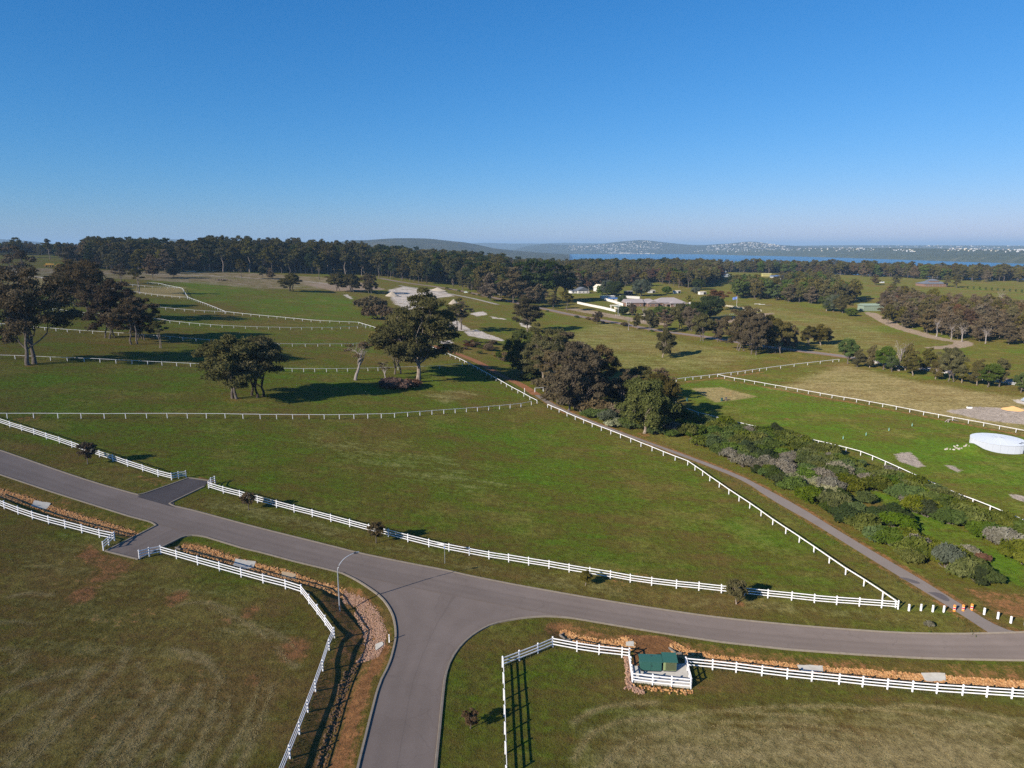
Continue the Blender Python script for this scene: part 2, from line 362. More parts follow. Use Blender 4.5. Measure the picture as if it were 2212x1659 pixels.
LF_OLIVE = leaf('olive_gum_leaves', (.058, .052, .014), (.10, .088, .024), (.155, .13, .038))
LF_GREEN = leaf('green_leaves', (.044, .068, .010), (.075, .11, .017), (.115, .155, .028))
LF_DARK = leaf('dark_green_leaves', (.022, .034, .009), (.038, .055, .014), (.062, .082, .022))
LF_BROWN = leaf('brown_grey_leaves', (.075, .053, .026), (.12, .088, .044), (.17, .128, .07))
LF_SHRUB = leaf('shrub_leaves', (.052, .064, .010), (.09, .105, .017), (.14, .15, .03))
LF_GREY = leaf('grey_mauve_leaves', (.10, .088, .058), (.17, .152, .108), (.26, .235, .175))
LF_CREAM = leaf('cream_flowering_leaves', (.12, .125, .05), (.25, .25, .12), (.38, .37, .22))
LF_YELLOW = leaf('yellow_green_leaves', (.12, .11, .02), (.2, .17, .03), (.28, .23, .05))
LF_RUST = leaf('rusty_leaves', (.07, .034, .016), (.115, .058, .026), (.16, .085, .04))
LF_SILVER = leaf('silver_green_leaves', (.07, .085, .05), (.11, .13, .08), (.16, .18, .115))
LF_BRUSH = leaf('dead_brush', (.09, .05, .032), (.16, .095, .06), (.23, .145, .095))
# ------------------------------------------------------------------ ground sheet
def axis(lo, hi, dlo, dhi, step, grow):
    a = list(np.arange(dlo, dhi + step * .5, step)); s = step
    while a[-1] < hi: s *= grow; a.append(a[-1] + s)
    s = step; b = []; x = dlo
    while x > lo: s *= grow; x -= s; b.append(x)
    return np.array(b[::-1] + a)
gx = axis(-3000, 3200, -85, 85, .5, 1.0112); gy = axis(18, 2500, 28, 130, .5, 1.0112)
GX, GY = np.meshgrid(gx, gy); fx, fy = GX.ravel(), GY.ravel()
fz = ground(fx, fy)
nx, ny = len(gx), len(gy)
ii = np.arange((ny - 1) * (nx - 1)); r_, c_ = ii // (nx - 1), ii % (nx - 1); a0 = r_ * nx + c_
quads = np.stack([a0, a0 + 1, a0 + nx + 1, a0 + nx], 1)
ATT = {k: np.zeros(len(fx), np.float32) for k in ('lush', 'dry', 'dirt', 'sand', 'gravel', 'bare')}
ATT['lush'][:] = .42; ATT['swath'] = np.zeros(len(fx), np.float32)
def area(key, pxs, val, edge=1.5, mode='max', P=None):
    P = hits(pxs) if P is None else P
    lo, hi = P.min(0) - edge, P.max(0) + edge
    m = np.where((fx > lo[0]) & (fx < hi[0]) & (fy > lo[1]) & (fy < hi[1]))[0]
    X, Y = fx[m], fy[m]; d = dist_poly(X, Y, np.vstack([P, P[:1]])); ins = inside(X, Y, P)
    f = np.clip(.5 + np.where(ins, d, -d) / (2 * edge), 0, 1)
    a = ATT[key]
    a[m] = np.maximum(a[m], val * f) if mode == 'max' else a[m] * (1 - f) + val * f
def along(key, P, w, val, edge=.6):
    lo, hi = P.min(0) - w - edge, P.max(0) + w + edge
    m = np.where((fx > lo[0]) & (fx < hi[0]) & (fy > lo[1]) & (fy < hi[1]))[0]
    d = dist_poly(fx[m], fy[m], P); f = np.clip((w + edge - d) / edge, 0, 1)
    ATT[key][m] = np.maximum(ATT[key][m], val * f)
def offset_(P, d):
    P = np.asarray(P); T = np.gradient(P, axis=0); T /= np.linalg.norm(T, axis=1)[:, None]
    return P + np.stack([-T[:, 1], T[:, 0]], 1) * d
def spot(key, px, py, r, val):
    c = hit(px, py); d = np.hypot(fx - c[0], (fy - c[1]) * .7); m = d < r * 2
    ATT[key][m] = np.maximum(ATT[key][m], val * np.clip(1.4 - d[m] / r, 0, 1))
# grass cover by paddock
area('lush', [(0, 910), (800, 905), (1150, 880), (1480, 1005), (1930, 1310), (1500, 1276), (1180, 1228), (880, 1170), (451, 1050), (371, 1036), (0, 915)], .56, 5, 'set')
area('lush', [(0, 775), (420, 792), (1000, 795), (1160, 868), (800, 902), (0, 900)], .58, 6, 'set')
area('lush', [(150, 610), (400, 640), (560, 690), (800, 705), (1000, 780), (600, 748), (0, 700), (0, 640)], .5, 8, 'set')
area('lush', [(360, 600), (560, 620), (760, 640), (830, 700), (790, 696), (560, 682), (410, 640)], .62, 8, 'set')
area('lush', [(1040, 690), (1200, 680), (1480, 740), (1640, 770), (1500, 812), (1440, 822), (1330, 790), (1190, 740), (1080, 760)], .5, 6, 'set')
area('lush', [(940, 930), (1120, 905), (1260, 950), (1420, 1040), (1560, 1120), (1650, 1190), (1480, 1180), (1300, 1120), (1120, 1070), (980, 1000)], .70, 9)
area('lush', [(1020, 935), (1130, 930), (1230, 1000), (1330, 1070), (1220, 1060), (1090, 990)], .86, 7)
area('lush', [(1500, 1120), (1600, 1110), (1720, 1190), (1640, 1195)], 1.0, 4)
area('lush', [(1450, 832), (1560, 816), (1800, 864), (2230, 945), (2230, 1140), (1940, 1016), (1800, 965), (1500, 893)], .70, 2)
area('lush', [(1850, 1040), (1960, 1080), (2060, 1130), (2230, 1205), (2230, 1275), (2130, 1250), (2030, 1190), (1900, 1090)], 1.0, 2)
area('lush', [(1100, 1420), (1200, 1395), (1345, 1425), (1350, 1480), (1200, 1500), (1095, 1480)], .62, 3)
area('lush', [(1250, 765), (1330, 760), (1480, 800), (1400, 815)], .62, 5)
area('lush', [(0, 1150), (200, 1165), (400, 1230), (620, 1300), (690, 1400), (600, 1650), (-80, 1700)], .17, 6, 'set')
area('lush', [(960, 1480), (1080, 1440), (1080, 1660), (950, 1660)], .45, 2, 'set')
area('lush', [(0, 940), (380, 1045), (300, 1066), (0, 970)], .36, 2, 'set')
area('lush', [(380, 1090), (450, 1060), (1000, 1205), (1940, 1320), (2100, 1365), (1500, 1325), (1000, 1238)], .3, 2, 'set')
area('dry', [(1660, 838), (1815, 784), (2000, 826), (2240, 862), (2240, 950), (1900, 876)], .78, 6)
area('dry', [(1250, 1575), (1420, 1545), (1850, 1525), (2240, 1535), (2240, 1720), (1240, 1720)], .8, 5)
area('dry', [(1700, 1580), (2000, 1560), (2240, 1590), (2240, 1720), (1700, 1720)], .98, 4)
area('dry', [(284, 622), (403, 619), (402, 645), (290, 634)], .95, 4)
area('dry', [(0, 590), (150, 603), (212, 622), (120, 630), (0, 620)], .85, 6)
area('dry', [(0, 1150), (200, 1165), (400, 1230), (620, 1300), (690, 1400), (600, 1650), (-80, 1700)], .36, 5)
area('dirt', [(0, 1150), (200, 1165), (400, 1230), (620, 1300), (690, 1400), (600, 1650), (-80, 1700)], .40, 5)
area('dry', [(1490, 838), (1560, 836), (1640, 857), (1545, 870)], 1.0, 1.2)
area('dirt', [(1500, 842), (1560, 839), (1610, 853), (1548, 864)], .5, 1)
area('dry', [(900, 850), (1000, 840), (1060, 855), (960, 872)], .6, 3)
area('dry', [(380, 1090), (450, 1060), (1000, 1205), (1940, 1320), (2100, 1365), (1500, 1325), (1000, 1238)], .42, 2)
area('dry', [(900, 950), (1050, 985), (1150, 1060), (980, 1090), (700, 1010), (560, 920)], .38, 8)
area('dry', [(1190, 730), (1300, 690), (1480, 735), (1660, 772), (1500, 812), (1330, 795)], .52, 8)
area('dry', [(1600, 650), (1900, 700), (2000, 760), (1800, 770), (1650, 740), (1560, 700)], .45, 10)
area('dirt', [(1336, 1370), (1442, 1377), (1462, 1400), (1482, 1442), (1366, 1442), (1374, 1400)], 1.7, .6)
area('dirt', [(190, 1168), (235, 1194), (300, 1210), (285, 1242), (210, 1238), (150, 1205)], .78, 1.2)
area('dirt', [(410, 1024), (475, 1036), (455, 1050), (440, 1046)], .75, .8)
area('dirt', [(270, 1022), (350, 1030), (380, 1045), (330, 1052)], .6, 1)
area('dirt', [(2060, 1262), (2240, 1285), (2240, 1345), (2140, 1330)], .74, 1.5)
area('dirt', [(1480, 1470), (1560, 1480), (1592, 1495), (1510, 1500)], .72, 1)
area('dirt', [(330, 1040), (380, 1046), (350, 1055)], .6, .8)
area('dirt', [(1660, 760), (1790, 768), (1815, 782), (1700, 790)], .5, 4)
along('dirt', PATH_L, .9, .62, .8); along('dirt', PATH_R, 1.0, .72, .9)
along('dirt', offset_(ROAD_LO_L, -1.6), 1.2, .5, .8); along('dirt', offset_(ROAD_LO_R, -2.4), 1.4, .55, .8)
along('dirt', ORANGE_EDGE, .3, 1.5, .5)
along('dirt', offset_(hits([(1480, 823), (1550, 815), (1640, 803)]), -1.2), .8, .74, .8); along('dirt', offset_(hits([(1550, 815.5), (1698, 843), (1850, 870), (2028, 904), (2240, 945)]), -1.0), .7, .80, .8)
for P, wv, vv in ((D1, 1.5, .62), (D2, 1.5, .62), (D3, 2.0, .74), (D4, 1.6, .64), (D2C, 3.0, .66)): along('dirt', P, wv, vv, 1.0)
for px, py, r, v in ((177, 1285, 2.4, .8), (380, 1292, 2.0, .8), (540, 1321, 1.8, .75), (228, 1240, 3, .7), (545, 1471, 1.5, .75), (634, 1403, 2.6, .75), (480, 1345, 2.2, .55), (60, 905, 4, .65),
    (20, 925, 3, .6), (1400, 1256, 4, .6), (1330, 1248, 4, .55), (1270, 1236, 3, .5), (1650, 1300, 3, .4), (905, 865, 5, .3), (860, 836, 4, .55), (1240, 888, 3, .7), (1390, 938, 3, .7), (508, 863, 2.5, .6), (66, 790, 3, .6),
    (1597, 1303, 1.0, .8), (1700, 1230, 3, .45), (1460, 1262, 4, .5), (1775, 1260, 3, .4), (300, 1330, 3, .5), (90, 1240, 2.5, .5), (420, 1420, 2, .45), (1700, 905, 1.2, .8), (1776, 975, 1.4, .8), (1695, 935, 1.2, .8)): spot('dirt', px, py, r, v)
area('sand', [(836, 626), (870, 618), (960, 628), (985, 640), (905, 650), (930, 672), (985, 700), (1010, 712), (965, 712), (900, 680), (845, 655)], .74, 3)
area('sand', [(965, 694), (985, 690), (1020, 712), (1000, 716), (972, 712)], .8, 2)
area('sand', [(1000, 714), (1030, 712), (1090, 734), (1086, 738), (1010, 726)], .8, 1.5)
for q in ([(1012, 677), (1045, 672), (1055, 680), (1030, 684)], [(1055, 682), (1090, 688), (1098, 692), (1062, 688)], [(740, 637), (752, 636), (764, 646), (755, 647)], [(1120, 692), (1145, 698), (1150, 712), (1122, 704)], [(945, 735), (975, 735), (988, 742), (950, 744)]):
    area('sand', q, .74, 1.5)
area('gravel', [(2040, 888), (2110, 878), (2240, 884), (2240, 920), (2120, 908)], .9, 1.5)
area('gravel', [(1927, 980), (1965, 976), (2005, 1008), (1985, 1011), (1940, 998)], .86, 1.2)
area('gravel', [(2031, 1003), (2060, 1004), (2082, 1018), (2068, 1022)], .8, 1.2)
area('gravel', [(2170, 1060), (2230, 1075), (2230, 1090), (2190, 1078)], .8, 1.2)
area('sand', [(2180, 862), (2240, 864), (2240, 880), (2195, 872)], .7, 1.5)
area('bare', [(-40, 577), (130, 579), (320, 586), (560, 590), (720, 600), (720, 626), (560, 626), (300, 604), (100, 603), (-40, 600)], .54, 6)
area('bare', [(640, 612), (780, 610), (840, 626), (720, 630)], .8, 5)
along('gravel', smooth(hits([(-40, 586), (130, 588), (330, 592), (520, 599), (650, 606), (700, 613)])), 4, .62, 4)
along('bare', RIGHT_TRACK, 4.2, .85, 1.5)
along('bare', smooth(hits([(1240, 668), (1330, 684), (1420, 700)])), 7, .7, 3)
area('bare', [(1540, 690), (1620, 676), (1680, 676), (1640, 690), (1560, 700)], .8, 3)
me = np_mesh('ground', np.stack([fx, fy, fz], 1), quads, [], None, True)
ca = me.color_attributes.new('cover_a', 'FLOAT_COLOR', 'POINT'); cb = me.color_attributes.new('cover_b', 'FLOAT_COLOR', 'POINT')
SW = [[(276, 1401), (268, 1428), (240, 1465), (200, 1510), (152, 1552), (100, 1612), (56, 1659)], [(301, 1430), (305, 1448), (320, 1466), (316, 1498), (279, 1540), (228, 1590), (177, 1656)], [(215, 1435), (127, 1525), (64, 1593), (0, 1648)], [(330, 1552), (291, 1600), (243, 1659)], [(436, 1480), (395, 1537), (330, 1618), (304, 1665)], [(470, 1485), (455, 1560), (400, 1665)], [(560, 1479), (532, 1567), (490, 1630), (470, 1665)], [(565, 1560), (540, 1610), (515, 1665)],
      [(451, 1312), (507, 1332), (540, 1352), (575, 1378)], [(400, 1420), (440, 1428), (468, 1450), (482, 1478)], [(370, 1400), (430, 1412), (460, 1440)], [(150, 1450), (75, 1470), (0, 1500)], [(120, 1490), (60, 1530), (0, 1570)], [(0, 1400), (30, 1402), (42, 1415), (20, 1435), (-10, 1440)], [(60, 1405), (58, 1425), (30, 1450)], [(0, 1345), (40, 1342), (72, 1350)], [(110, 1560), (40, 1630), (-10, 1680)], [(185, 1480), (90, 1570), (10, 1640)], [(390, 1305), (445, 1300), (500, 1318)], [(600, 1400), (612, 1420), (640, 1440)], [(575, 1360), (610, 1375), (640, 1402)], [(20, 1290), (60, 1280), (110, 1285)],
      [(230, 1480), (160, 1545), (90, 1610), (40, 1665)], [(350, 1500), (300, 1560), (250, 1615), (210, 1665)], [(380, 1480), (350, 1540), (300, 1600), (270, 1665)], [(500, 1500), (480, 1570), (440, 1640), (425, 1670)], [(590, 1480), (570, 1540), (535, 1600)], [(430, 1500), (410, 1560), (370, 1620), (350, 1665)],
      [(1240, 1640), (1268, 1590), (1327, 1560), (1396, 1551), (1465, 1556), (1557, 1570), (1640, 1590)], [(1300, 1660), (1330, 1620), (1373, 1600), (1396, 1590), (1470, 1580), (1560, 1592), (1640, 1610)], [(1360, 1665), (1390, 1640), (1430, 1615), (1500, 1608), (1560, 1620), (1640, 1640)], [(1440, 1668), (1480, 1645), (1540, 1640), (1600, 1655)], [(1480, 1545), (1540, 1535), (1620, 1540), (1720, 1548), (1800, 1552)], [(1557, 1560), (1650, 1562), (1760, 1566), (1840, 1580)], [(1580, 1533), (1720, 1524), (1853, 1528), (1960, 1540), (2030, 1556), (2090, 1580)], [(1850, 1535), (1950, 1522), (2060, 1530), (2150, 1548), (2230, 1570)], [(1557, 1583), (1680, 1590), (1740, 1606), (1790, 1630)], [(1860, 1580), (1900, 1600), (1940, 1640), (1960, 1690)], [(1950, 1570), (1990, 1585), (2030, 1606), (2060, 1650)], [(1240, 1560), (1290, 1530), (1350, 1520), (1420, 1518)], [(1700, 1640), (1780, 1620), (1850, 1640)], [(2080, 1570), (2150, 1590), (2215, 1640)], [(2000, 1550), (2080, 1560), (2160, 1580), (2230, 1610)], [(1640, 1575), (1720, 1578), (1800, 1600), (1850, 1640)]]
for c in SW: along('swath', smooth(hits(c), 2), .12, 1.0, .55)
ca.data.foreach_set('color', np.stack([ATT['lush'], ATT['dry'], ATT['dirt'], np.ones(len(fx), np.float32)], 1).ravel())
cb.data.foreach_set('color', np.stack([ATT['sand'], ATT['gravel'], ATT['bare'], ATT['swath']], 1).ravel())
def ground_mat():
    m, nt, p = new_mat('pasture'); pos = worldpos(nt)
    A = N(nt, 'Attribute', attribute_name='cover_a'); B = N(nt, 'Attribute', attribute_name='cover_b')
    sa = N(nt, 'SeparateColor'); sb = N(nt, 'SeparateColor'); nt.links.new(A.outputs[0], sa.inputs[0]); nt.links.new(B.outputs[0], sb.inputs[0])
    nl = noise(nt, pos, .028, 5, .62); nm = noise(nt, pos, .16, 6, .66); ns = noise(nt, pos, 1.0, 5, .7); nf = noise(nt, pos, 4.5, 4, .75)
    # streaks left by mowing and grazing run across the slope
    mp = N(nt, 'Mapping'); mp.inputs['Rotation'].default_value = (0, 0, R(-24)); mp.inputs['Scale'].default_value = (.05, .42, .3)
    nt.links.new(pos, mp.inputs[0]); nk = noise(nt, mp.outputs[0], 1.0, 6, .64)
    m2 = N(nt, 'Mapping'); m2.inputs['Location'].default_value = (37, 91, 5); nt.links.new(pos, m2.inputs[0]); nq = noise(nt, m2.outputs[0], .07, 6, .68)
    def off(v, *ts):
        for n_, k in ts: v = math_(nt, 'ADD', v, math_(nt, 'MULTIPLY', math_(nt, 'SUBTRACT', n_, .5), k))
        return v
    g = off(sa.outputs[0], (nl, 1.3), (nm, 1.2), (nk, 1.0), (ns, .8))
    r = N(nt, 'ValToRGB'); nt.links.new(g, r.inputs[0]); e = r.color_ramp.elements
    e[0].position = 0; e[0].color = (.138, .092, .030, 1); e[1].position = 1; e[1].color = (.072, .128, .010, 1)
    for ps, c in ((.22, (.110, .083, .021)), (.48, (.090, .088, .015)), (.72, (.079, .106, .011))): q = e.new(ps); q.color = (*c, 1)
    c = r.outputs[0]
    yel = rng_(nt, off(nq, (ns, .3)), .52, .70, 0, .6); c = mix(nt, yel, c, (.165, .142, .036))
    dry = rng_(nt, off(sa.outputs[1], (nm, .9), (nk, 1.1), (ns, .6)), .36, .95, 0, .9); c = mix(nt, dry, c, mix(nt, ns, (.20, .15, .062), (.30, .24, .115)))
    swm = math_(nt, 'MULTIPLY', B.outputs['Alpha'], rng_(nt, off(nm, (ns, .9)), .30, .75, .0, .85)); c = mix(nt, swm, c, mix(nt, nf, (.20, .15, .07), (.32, .26, .13)))
    bare = rng_(nt, off(sb.outputs[2], (nm, .7), (nk, .9), (ns, .3)), .42, .68); c = mix(nt, bare, c, mix(nt, nm, (.15, .112, .08), (.29, .225, .16)))
    dirt = rng_(nt, off(sa.outputs[2], (nm, .8), (ns, 1.1), (nf, .5)), .52, .80, 0, .95); c = mix(nt, dirt, c, mix(nt, ns, (.135, .068, .032), (.27, .125, .05)))
    grav = rng_(nt, off(sb.outputs[1], (nm, 1.0), (ns, .8), (nf, .3)), .45, .66); c = mix(nt, grav, c, mix(nt, ns, (.20, .165, .135), (.34, .29, .245)))
    sand = rng_(nt, off(sb.outputs[0], (nm, 1.3), (nk, .7), (ns, .9)), .45, .68); c = mix(nt, sand, c, mix(nt, nm, (.27, .23, .19), (.52, .47, .42)))
    # tussocks: darker green clumps and pale seed heads
    tus = rng_(nt, math_(nt, 'ADD', math_(nt, 'MULTIPLY', ns, .55), math_(nt, 'MULTIPLY', nf, .45)), .31, .67, .46, 1.52)
    cc = N(nt, 'CombineColor')
    for i in range(3): nt.links.new(tus, cc.inputs[i])
    c2 = mix(nt, 1.0, c, cc.outputs[0], 'MULTIPLY')
    nt.links.new(c2, p.inputs['Base Color']); p.inputs['Roughness'].default_value = 1; p.inputs['Specular IOR Level'].default_value = .03
    h = math_(nt, 'ADD', math_(nt, 'MULTIPLY', ns, .6), math_(nt, 'MULTIPLY', nf, .4)); bump(nt, h, .9, .5, p)
    return m
me.materials.append(ground_mat())
tag(link('ground', me), kind='structure')
# ------------------------------------------------------------------ roads, path, kerbs
def ribbon(name, A, B, mat, dz, n=None, m=6, step=1.5):
    A, B = np.asarray(A), np.asarray(B)
    if n is None: n = max(4, int(max(np.hypot(*np.diff(A, axis=0).T).sum(), np.hypot(*np.diff(B, axis=0).T).sum()) / step))
    a, b = resample(A, n=n), resample(B, n=n); t = np.linspace(0, 1, m + 1)
    P = a[:, None] * (1 - t)[None, :, None] + b[:, None] * t[None, :, None]
    X, Y = P[..., 0].ravel(), P[..., 1].ravel(); Z = base(X, Y) + dz
    k = m + 1; i = np.arange((n - 1) * m); q = (i // m) * k + i % m
    o = link(name, np_mesh(name, np.stack([X, Y, Z], 1), np.stack([q, q + 1, q + k + 1, q + k], 1), mat, None, True))
    at_ = o.data.attributes.new('across', 'FLOAT', 'POINT'); at_.data.foreach_set('value', np.tile(t, n).astype(np.float32))
    if o.data.polygons[0].normal.z < 0: o.data.flip_normals()
    return tag(o, kind='structure')
def offset(P, d):
    P = np.asarray(P); T = np.gradient(P, axis=0); T /= np.linalg.norm(T, axis=1)[:, None]
    return P + np.stack([-T[:, 1], T[:, 0]], 1) * d
ribbon('road', ROAD_UP, ROAD_LO, ASPHALT, .040, m=10)
ribbon('side_road', np.vstack([hits([(700, 1228)]), SIDE_L]), np.vstack([hits([(1290, 1344)]), SIDE_R]), ASPHALT_SIDE, .036, m=12, step=1.0)
DD_L = hits([(296, 1074), (312, 1066.5), (355, 1051.6), (408, 1032.6)]); DD_R = hits([(378, 1097), (375, 1083.3), (441, 1051.6), (451, 1039)])
DL_L = hits([(334, 1126), (338.3, 1135.3), (304, 1153), (228, 1191)]); DL_R = hits([(425, 1152), (395.4, 1159.4), (354.8, 1179.6), (299, 1208.8)])
ribbon('driveway', DD_L, DD_R, ASPHALT_DARK, .044, step=.8)
ribbon('driveway', DL_L, DL_R, ASPHALT, .034, step=.8)
ribbon('footpath', PATH_L, PATH_R, ASPHALT_PATH, .05)
ribbon('dirt_track', offset(RED_TRACK, -1.7), offset(RED_TRACK, 1.7), REDSOIL, .06, step=3)
ribbon('far_road_verge', offset(FAR_ROAD, -4.8), offset(FAR_ROAD, 4.8), VERGE, .07, step=4)
ribbon('far_road', offset(FAR_ROAD, -2.9), offset(FAR_ROAD, 2.9), ASPHALT_PATH, .12, step=4)
ribbon('gravel_drive', offset(GRAVEL_DRIVE, -2.6), offset(GRAVEL_DRIVE, 2.6), GRAVEL, .09, step=4)
# dark damp patches on the footpath
STAIN = asphalt('damp_asphalt', (.075, .066, .068), (.095, .085, .085), (.06, .053, .054))
for q in ([(1940, 1247), (1962, 1249), (1993, 1261), (1974, 1262)], [(2004, 1280), (2030, 1280), (2054, 1296), (2046, 1302)]):
    P = smooth(np.vstack([hits(q), hits(q[:1])]), 2); c = P.mean(0); n = len(P)
    V = [(c[0], c[1], float(base(*c)) + .056)] + [(x, y, float(base(x, y)) + .056) for x, y in P]
    m_ = MB().add(V, [(0, i + 1, (i + 1) % n + 1) for i in range(n)]); o = m_.build('damp_stain', STAIN)
    if o.data.polygons[0].normal.z < 0: o.data.flip_normals()
    tag(o, kind='structure')
def kerb(P, wd=.30, ht=.11, step=.8):
    P = resample(P, step=step); n = len(P); prof = ((-.5, -.08), (-.42, ht * .85), (.30, ht), (.5, -.08)); V = []
    O = [offset(P, wd * u) for u, _ in prof]
    for i in range(n):
        for k, (u, h) in enumerate(prof): V.append((O[k][i][0], O[k][i][1], float(base(*O[k][i])) + .04 + h))
    F_ = [(i * 4 + k, i * 4 + k + 1, i * 4 + k + 5, i * 4 + k + 4) for i in range(n - 1) for k in range(3)]
    o = MB().add(V, F_).build('kerb', KERB)
    if sum(p.normal.z for p in o.data.polygons) < 0: o.data.flip_normals()
    return tag(o, kind='structure')
def part_of(P, a, b):
    ia = int(np.argmin(np.hypot(*(P - a).T))); ib = int(np.argmin(np.hypot(*(P - b).T))); return P[ia:ib + 1]
kerb(np.vstack([part_of(ROAD_UP, hit(-60, 953), hit(280, 1064.8)), hits([(300, 1069.5), (312, 1066.5), (355, 1051.6), (408, 1032.6), (451, 1039)])]))
kerb(np.vstack([hits([(441, 1051.6), (375, 1083.3), (366, 1088.4), (375, 1093.5)]), part_of(ROAD_UP, hit(436, 1108), hit(2330, 1361))]))
kerb(np.vstack([ROAD_LO_L[:-1], hits([(326, 1128), (338.3, 1135.3), (304, 1153), (228, 1191), (299, 1208.8)])]))
kerb(np.vstack([hits([(299, 1208.8), (354.8, 1179.6), (395.4, 1159.4)]), ROAD_LO_M, SIDE_L[1:]]))
kerb(np.vstack([SIDE_R[::-1], ROAD_LO_R[1:]]))
# ------------------------------------------------------------------ lake, far shores, hills
LAKE = -37.5
def water_mat():
    m, nt, p = new_mat('harbour_water'); pos = worldpos(nt)
    mp = N(nt, 'Mapping'); mp.inputs['Scale'].default_value = (.002, .008, 1); nt.links.new(pos, mp.inputs[0])
    c = mix(nt, rng_(nt, noise(nt, mp.outputs[0], 1, 4), .35, .65), (.012, .062, .135), (.03, .10, .19))
    nt.links.new(c, p.inputs['Base Color']); p.inputs['Roughness'].default_value = .32; p.inputs['Specular IOR Level'].default_value = .35
    bump(nt, noise(nt, pos, .25, 4, .6), 1.0, 2.0, p); return m
WATER = water_mat()
me = bpy.data.meshes.new('harbour_water'); me.from_pydata([(-22000, 1500, LAKE), (22000, 1500, LAKE), (22000, 25000, LAKE), (-22000, 25000, LAKE)], [], [(0, 1, 2, 3)]); me.materials.append(WATER)
tag(link('harbour_water', me), kind='structure')
def hill_mat(name, a, b, c, s=1.0):
    m, nt, p = new_mat(name); pos = worldpos(nt)
    x = mix(nt, rng_(nt, noise(nt, pos, .012 * s, 6, .7), .35, .65), a, b); x = mix(nt, rng_(nt, noise(nt, pos, .004 * s, 5, .65), .55, .72), x, c)
    nt.links.new(x, p.inputs['Base Color']); p.inputs['Roughness'].default_value = 1; p.inputs['Specular IOR Level'].default_value = 0
    bump(nt, noise(nt, pos, .02 * s, 5, .7), 1, 14, p); return m
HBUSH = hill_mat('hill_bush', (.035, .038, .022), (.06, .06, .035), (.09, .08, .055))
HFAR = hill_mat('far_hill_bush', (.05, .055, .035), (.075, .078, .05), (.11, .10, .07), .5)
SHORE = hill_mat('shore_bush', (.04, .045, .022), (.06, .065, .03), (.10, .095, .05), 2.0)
rg = np.random.default_rng(3)
def ridge(name, pts, D, df, db, mat, seed=0, rough=.10, nu=160, nv=26):
    """a hill range whose crest stands D metres away along the given bearings; D may vary along it"""
    pts = np.asarray(pts, float); px = np.linspace(pts[0, 0], pts[-1, 0], nu)
    row = np.interp(px, pts[:, 0], pts[:, 1]); k = np.ones(9) / 9; row = np.convolve(np.pad(row, 4, 'edge'), k, 'valid')
    Dv = np.interp(px, pts[:, 0], pts[:, 2]) if pts.shape[1] > 2 else np.full(nu, float(D))
    rr = np.random.default_rng(seed); V = []
    ph = rr.uniform(0, 6.28, 12); fr = rr.uniform(.3, 2.2, 12)
    for i in range(nu):
        d = ray(px[i], row[i]); h = math.hypot(d[0], d[1]); d = d / h
        zc = CAMZ + d[2] * Dv[i]
        for j in range(nv):
            t = j / (nv - 1) * 2 - 1; rad = Dv[i] + (t * df if t < 0 else t * db)
            q = sum(math.sin(fr[a] * (px[i] / 26 + t * 3 * (1 + a * .2)) + ph[a]) for a in range(12)) / 12
            s = 1 - abs(t) ** 1.7; z = LAKE - 3 + (zc - LAKE + 3) * s * (1 + rough * q * (abs(t) ** .5) * 3)
            V.append((d[0] * rad, d[1] * rad, z))
    Fq = [(i * nv + j, (i + 1) * nv + j, (i + 1) * nv + j + 1, i * nv + j + 1) for i in range(nu - 1) for j in range(nv - 1)]
    me = np_mesh(name, np.array(V), np.array(Fq), mat, None, True)
    if me.polygons[len(Fq) // 2].normal.z < 0: me.flip_normals()
    o = link(name, me); tag(o, kind='structure')
    return lambda u, t: Vector(V[int(np.clip(np.interp(u, [px[0], px[-1]], [0, nu - 1]), 0, nu - 1)) * nv + int((t + 1) / 2 * (nv - 1))])
ridge('hill', [(640, 534), (690, 527), (760, 520), (870, 514.5), (930, 515), (1000, 523), (1060, 535), (1110, 541), (1190, 548), (1230, 551)], 5600, 1400, 2500, HBUSH, 1)
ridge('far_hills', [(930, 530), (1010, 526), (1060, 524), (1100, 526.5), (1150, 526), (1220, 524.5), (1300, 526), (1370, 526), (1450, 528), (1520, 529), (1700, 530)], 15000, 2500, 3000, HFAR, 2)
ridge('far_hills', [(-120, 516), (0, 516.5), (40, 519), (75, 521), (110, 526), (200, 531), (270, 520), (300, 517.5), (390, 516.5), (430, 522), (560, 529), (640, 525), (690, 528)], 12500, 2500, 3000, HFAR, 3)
tH3 = ridge('hill', [(1090, 546), (1130, 533), (1180, 526.5), (1215, 529), (1260, 530), (1330, 523), (1390, 518), (1430, 523), (1500, 530), (1580, 533), (1640, 536)], 10300, 1500, 2200, HBUSH, 4)
tH4 = ridge('hill', [(1420, 536), (1500, 531), (1560, 527), (1620, 522), (1650, 525), (1690, 530), (1780, 534), (1850, 538)], 9800, 1500, 2200, HBUSH, 5)
tH5 = ridge('far_shore', [(1430, 541, 9400), (1560, 540, 8600), (1650, 538, 8000), (1800, 536, 7000), (1950, 536, 6300), (2100, 538, 5800), (2212, 540, 5500), (2600, 541, 5000)], 7000, 700, 2500, SHORE, 6, .05)
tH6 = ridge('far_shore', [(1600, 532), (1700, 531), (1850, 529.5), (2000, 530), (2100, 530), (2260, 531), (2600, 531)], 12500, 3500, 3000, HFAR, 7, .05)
tH7 = ridge('far_shore', [(1440, 549, 8600), (1480, 546, 8600), (1530, 546, 8400), (1600, 545, 7600), (1700, 547, 7000), (1900, 548, 5800), (2050, 549, 5100), (2212, 550, 4650), (2600, 552, 4200)], 7000, 260, 1200, SHORE, 8, .06)
tSP = ridge('far_shore', [(1165, 549), (1210, 547), (1300, 546.5), (1420, 548), (1440, 549.5)], 8300, 120, 200, SHORE, 9, .04)
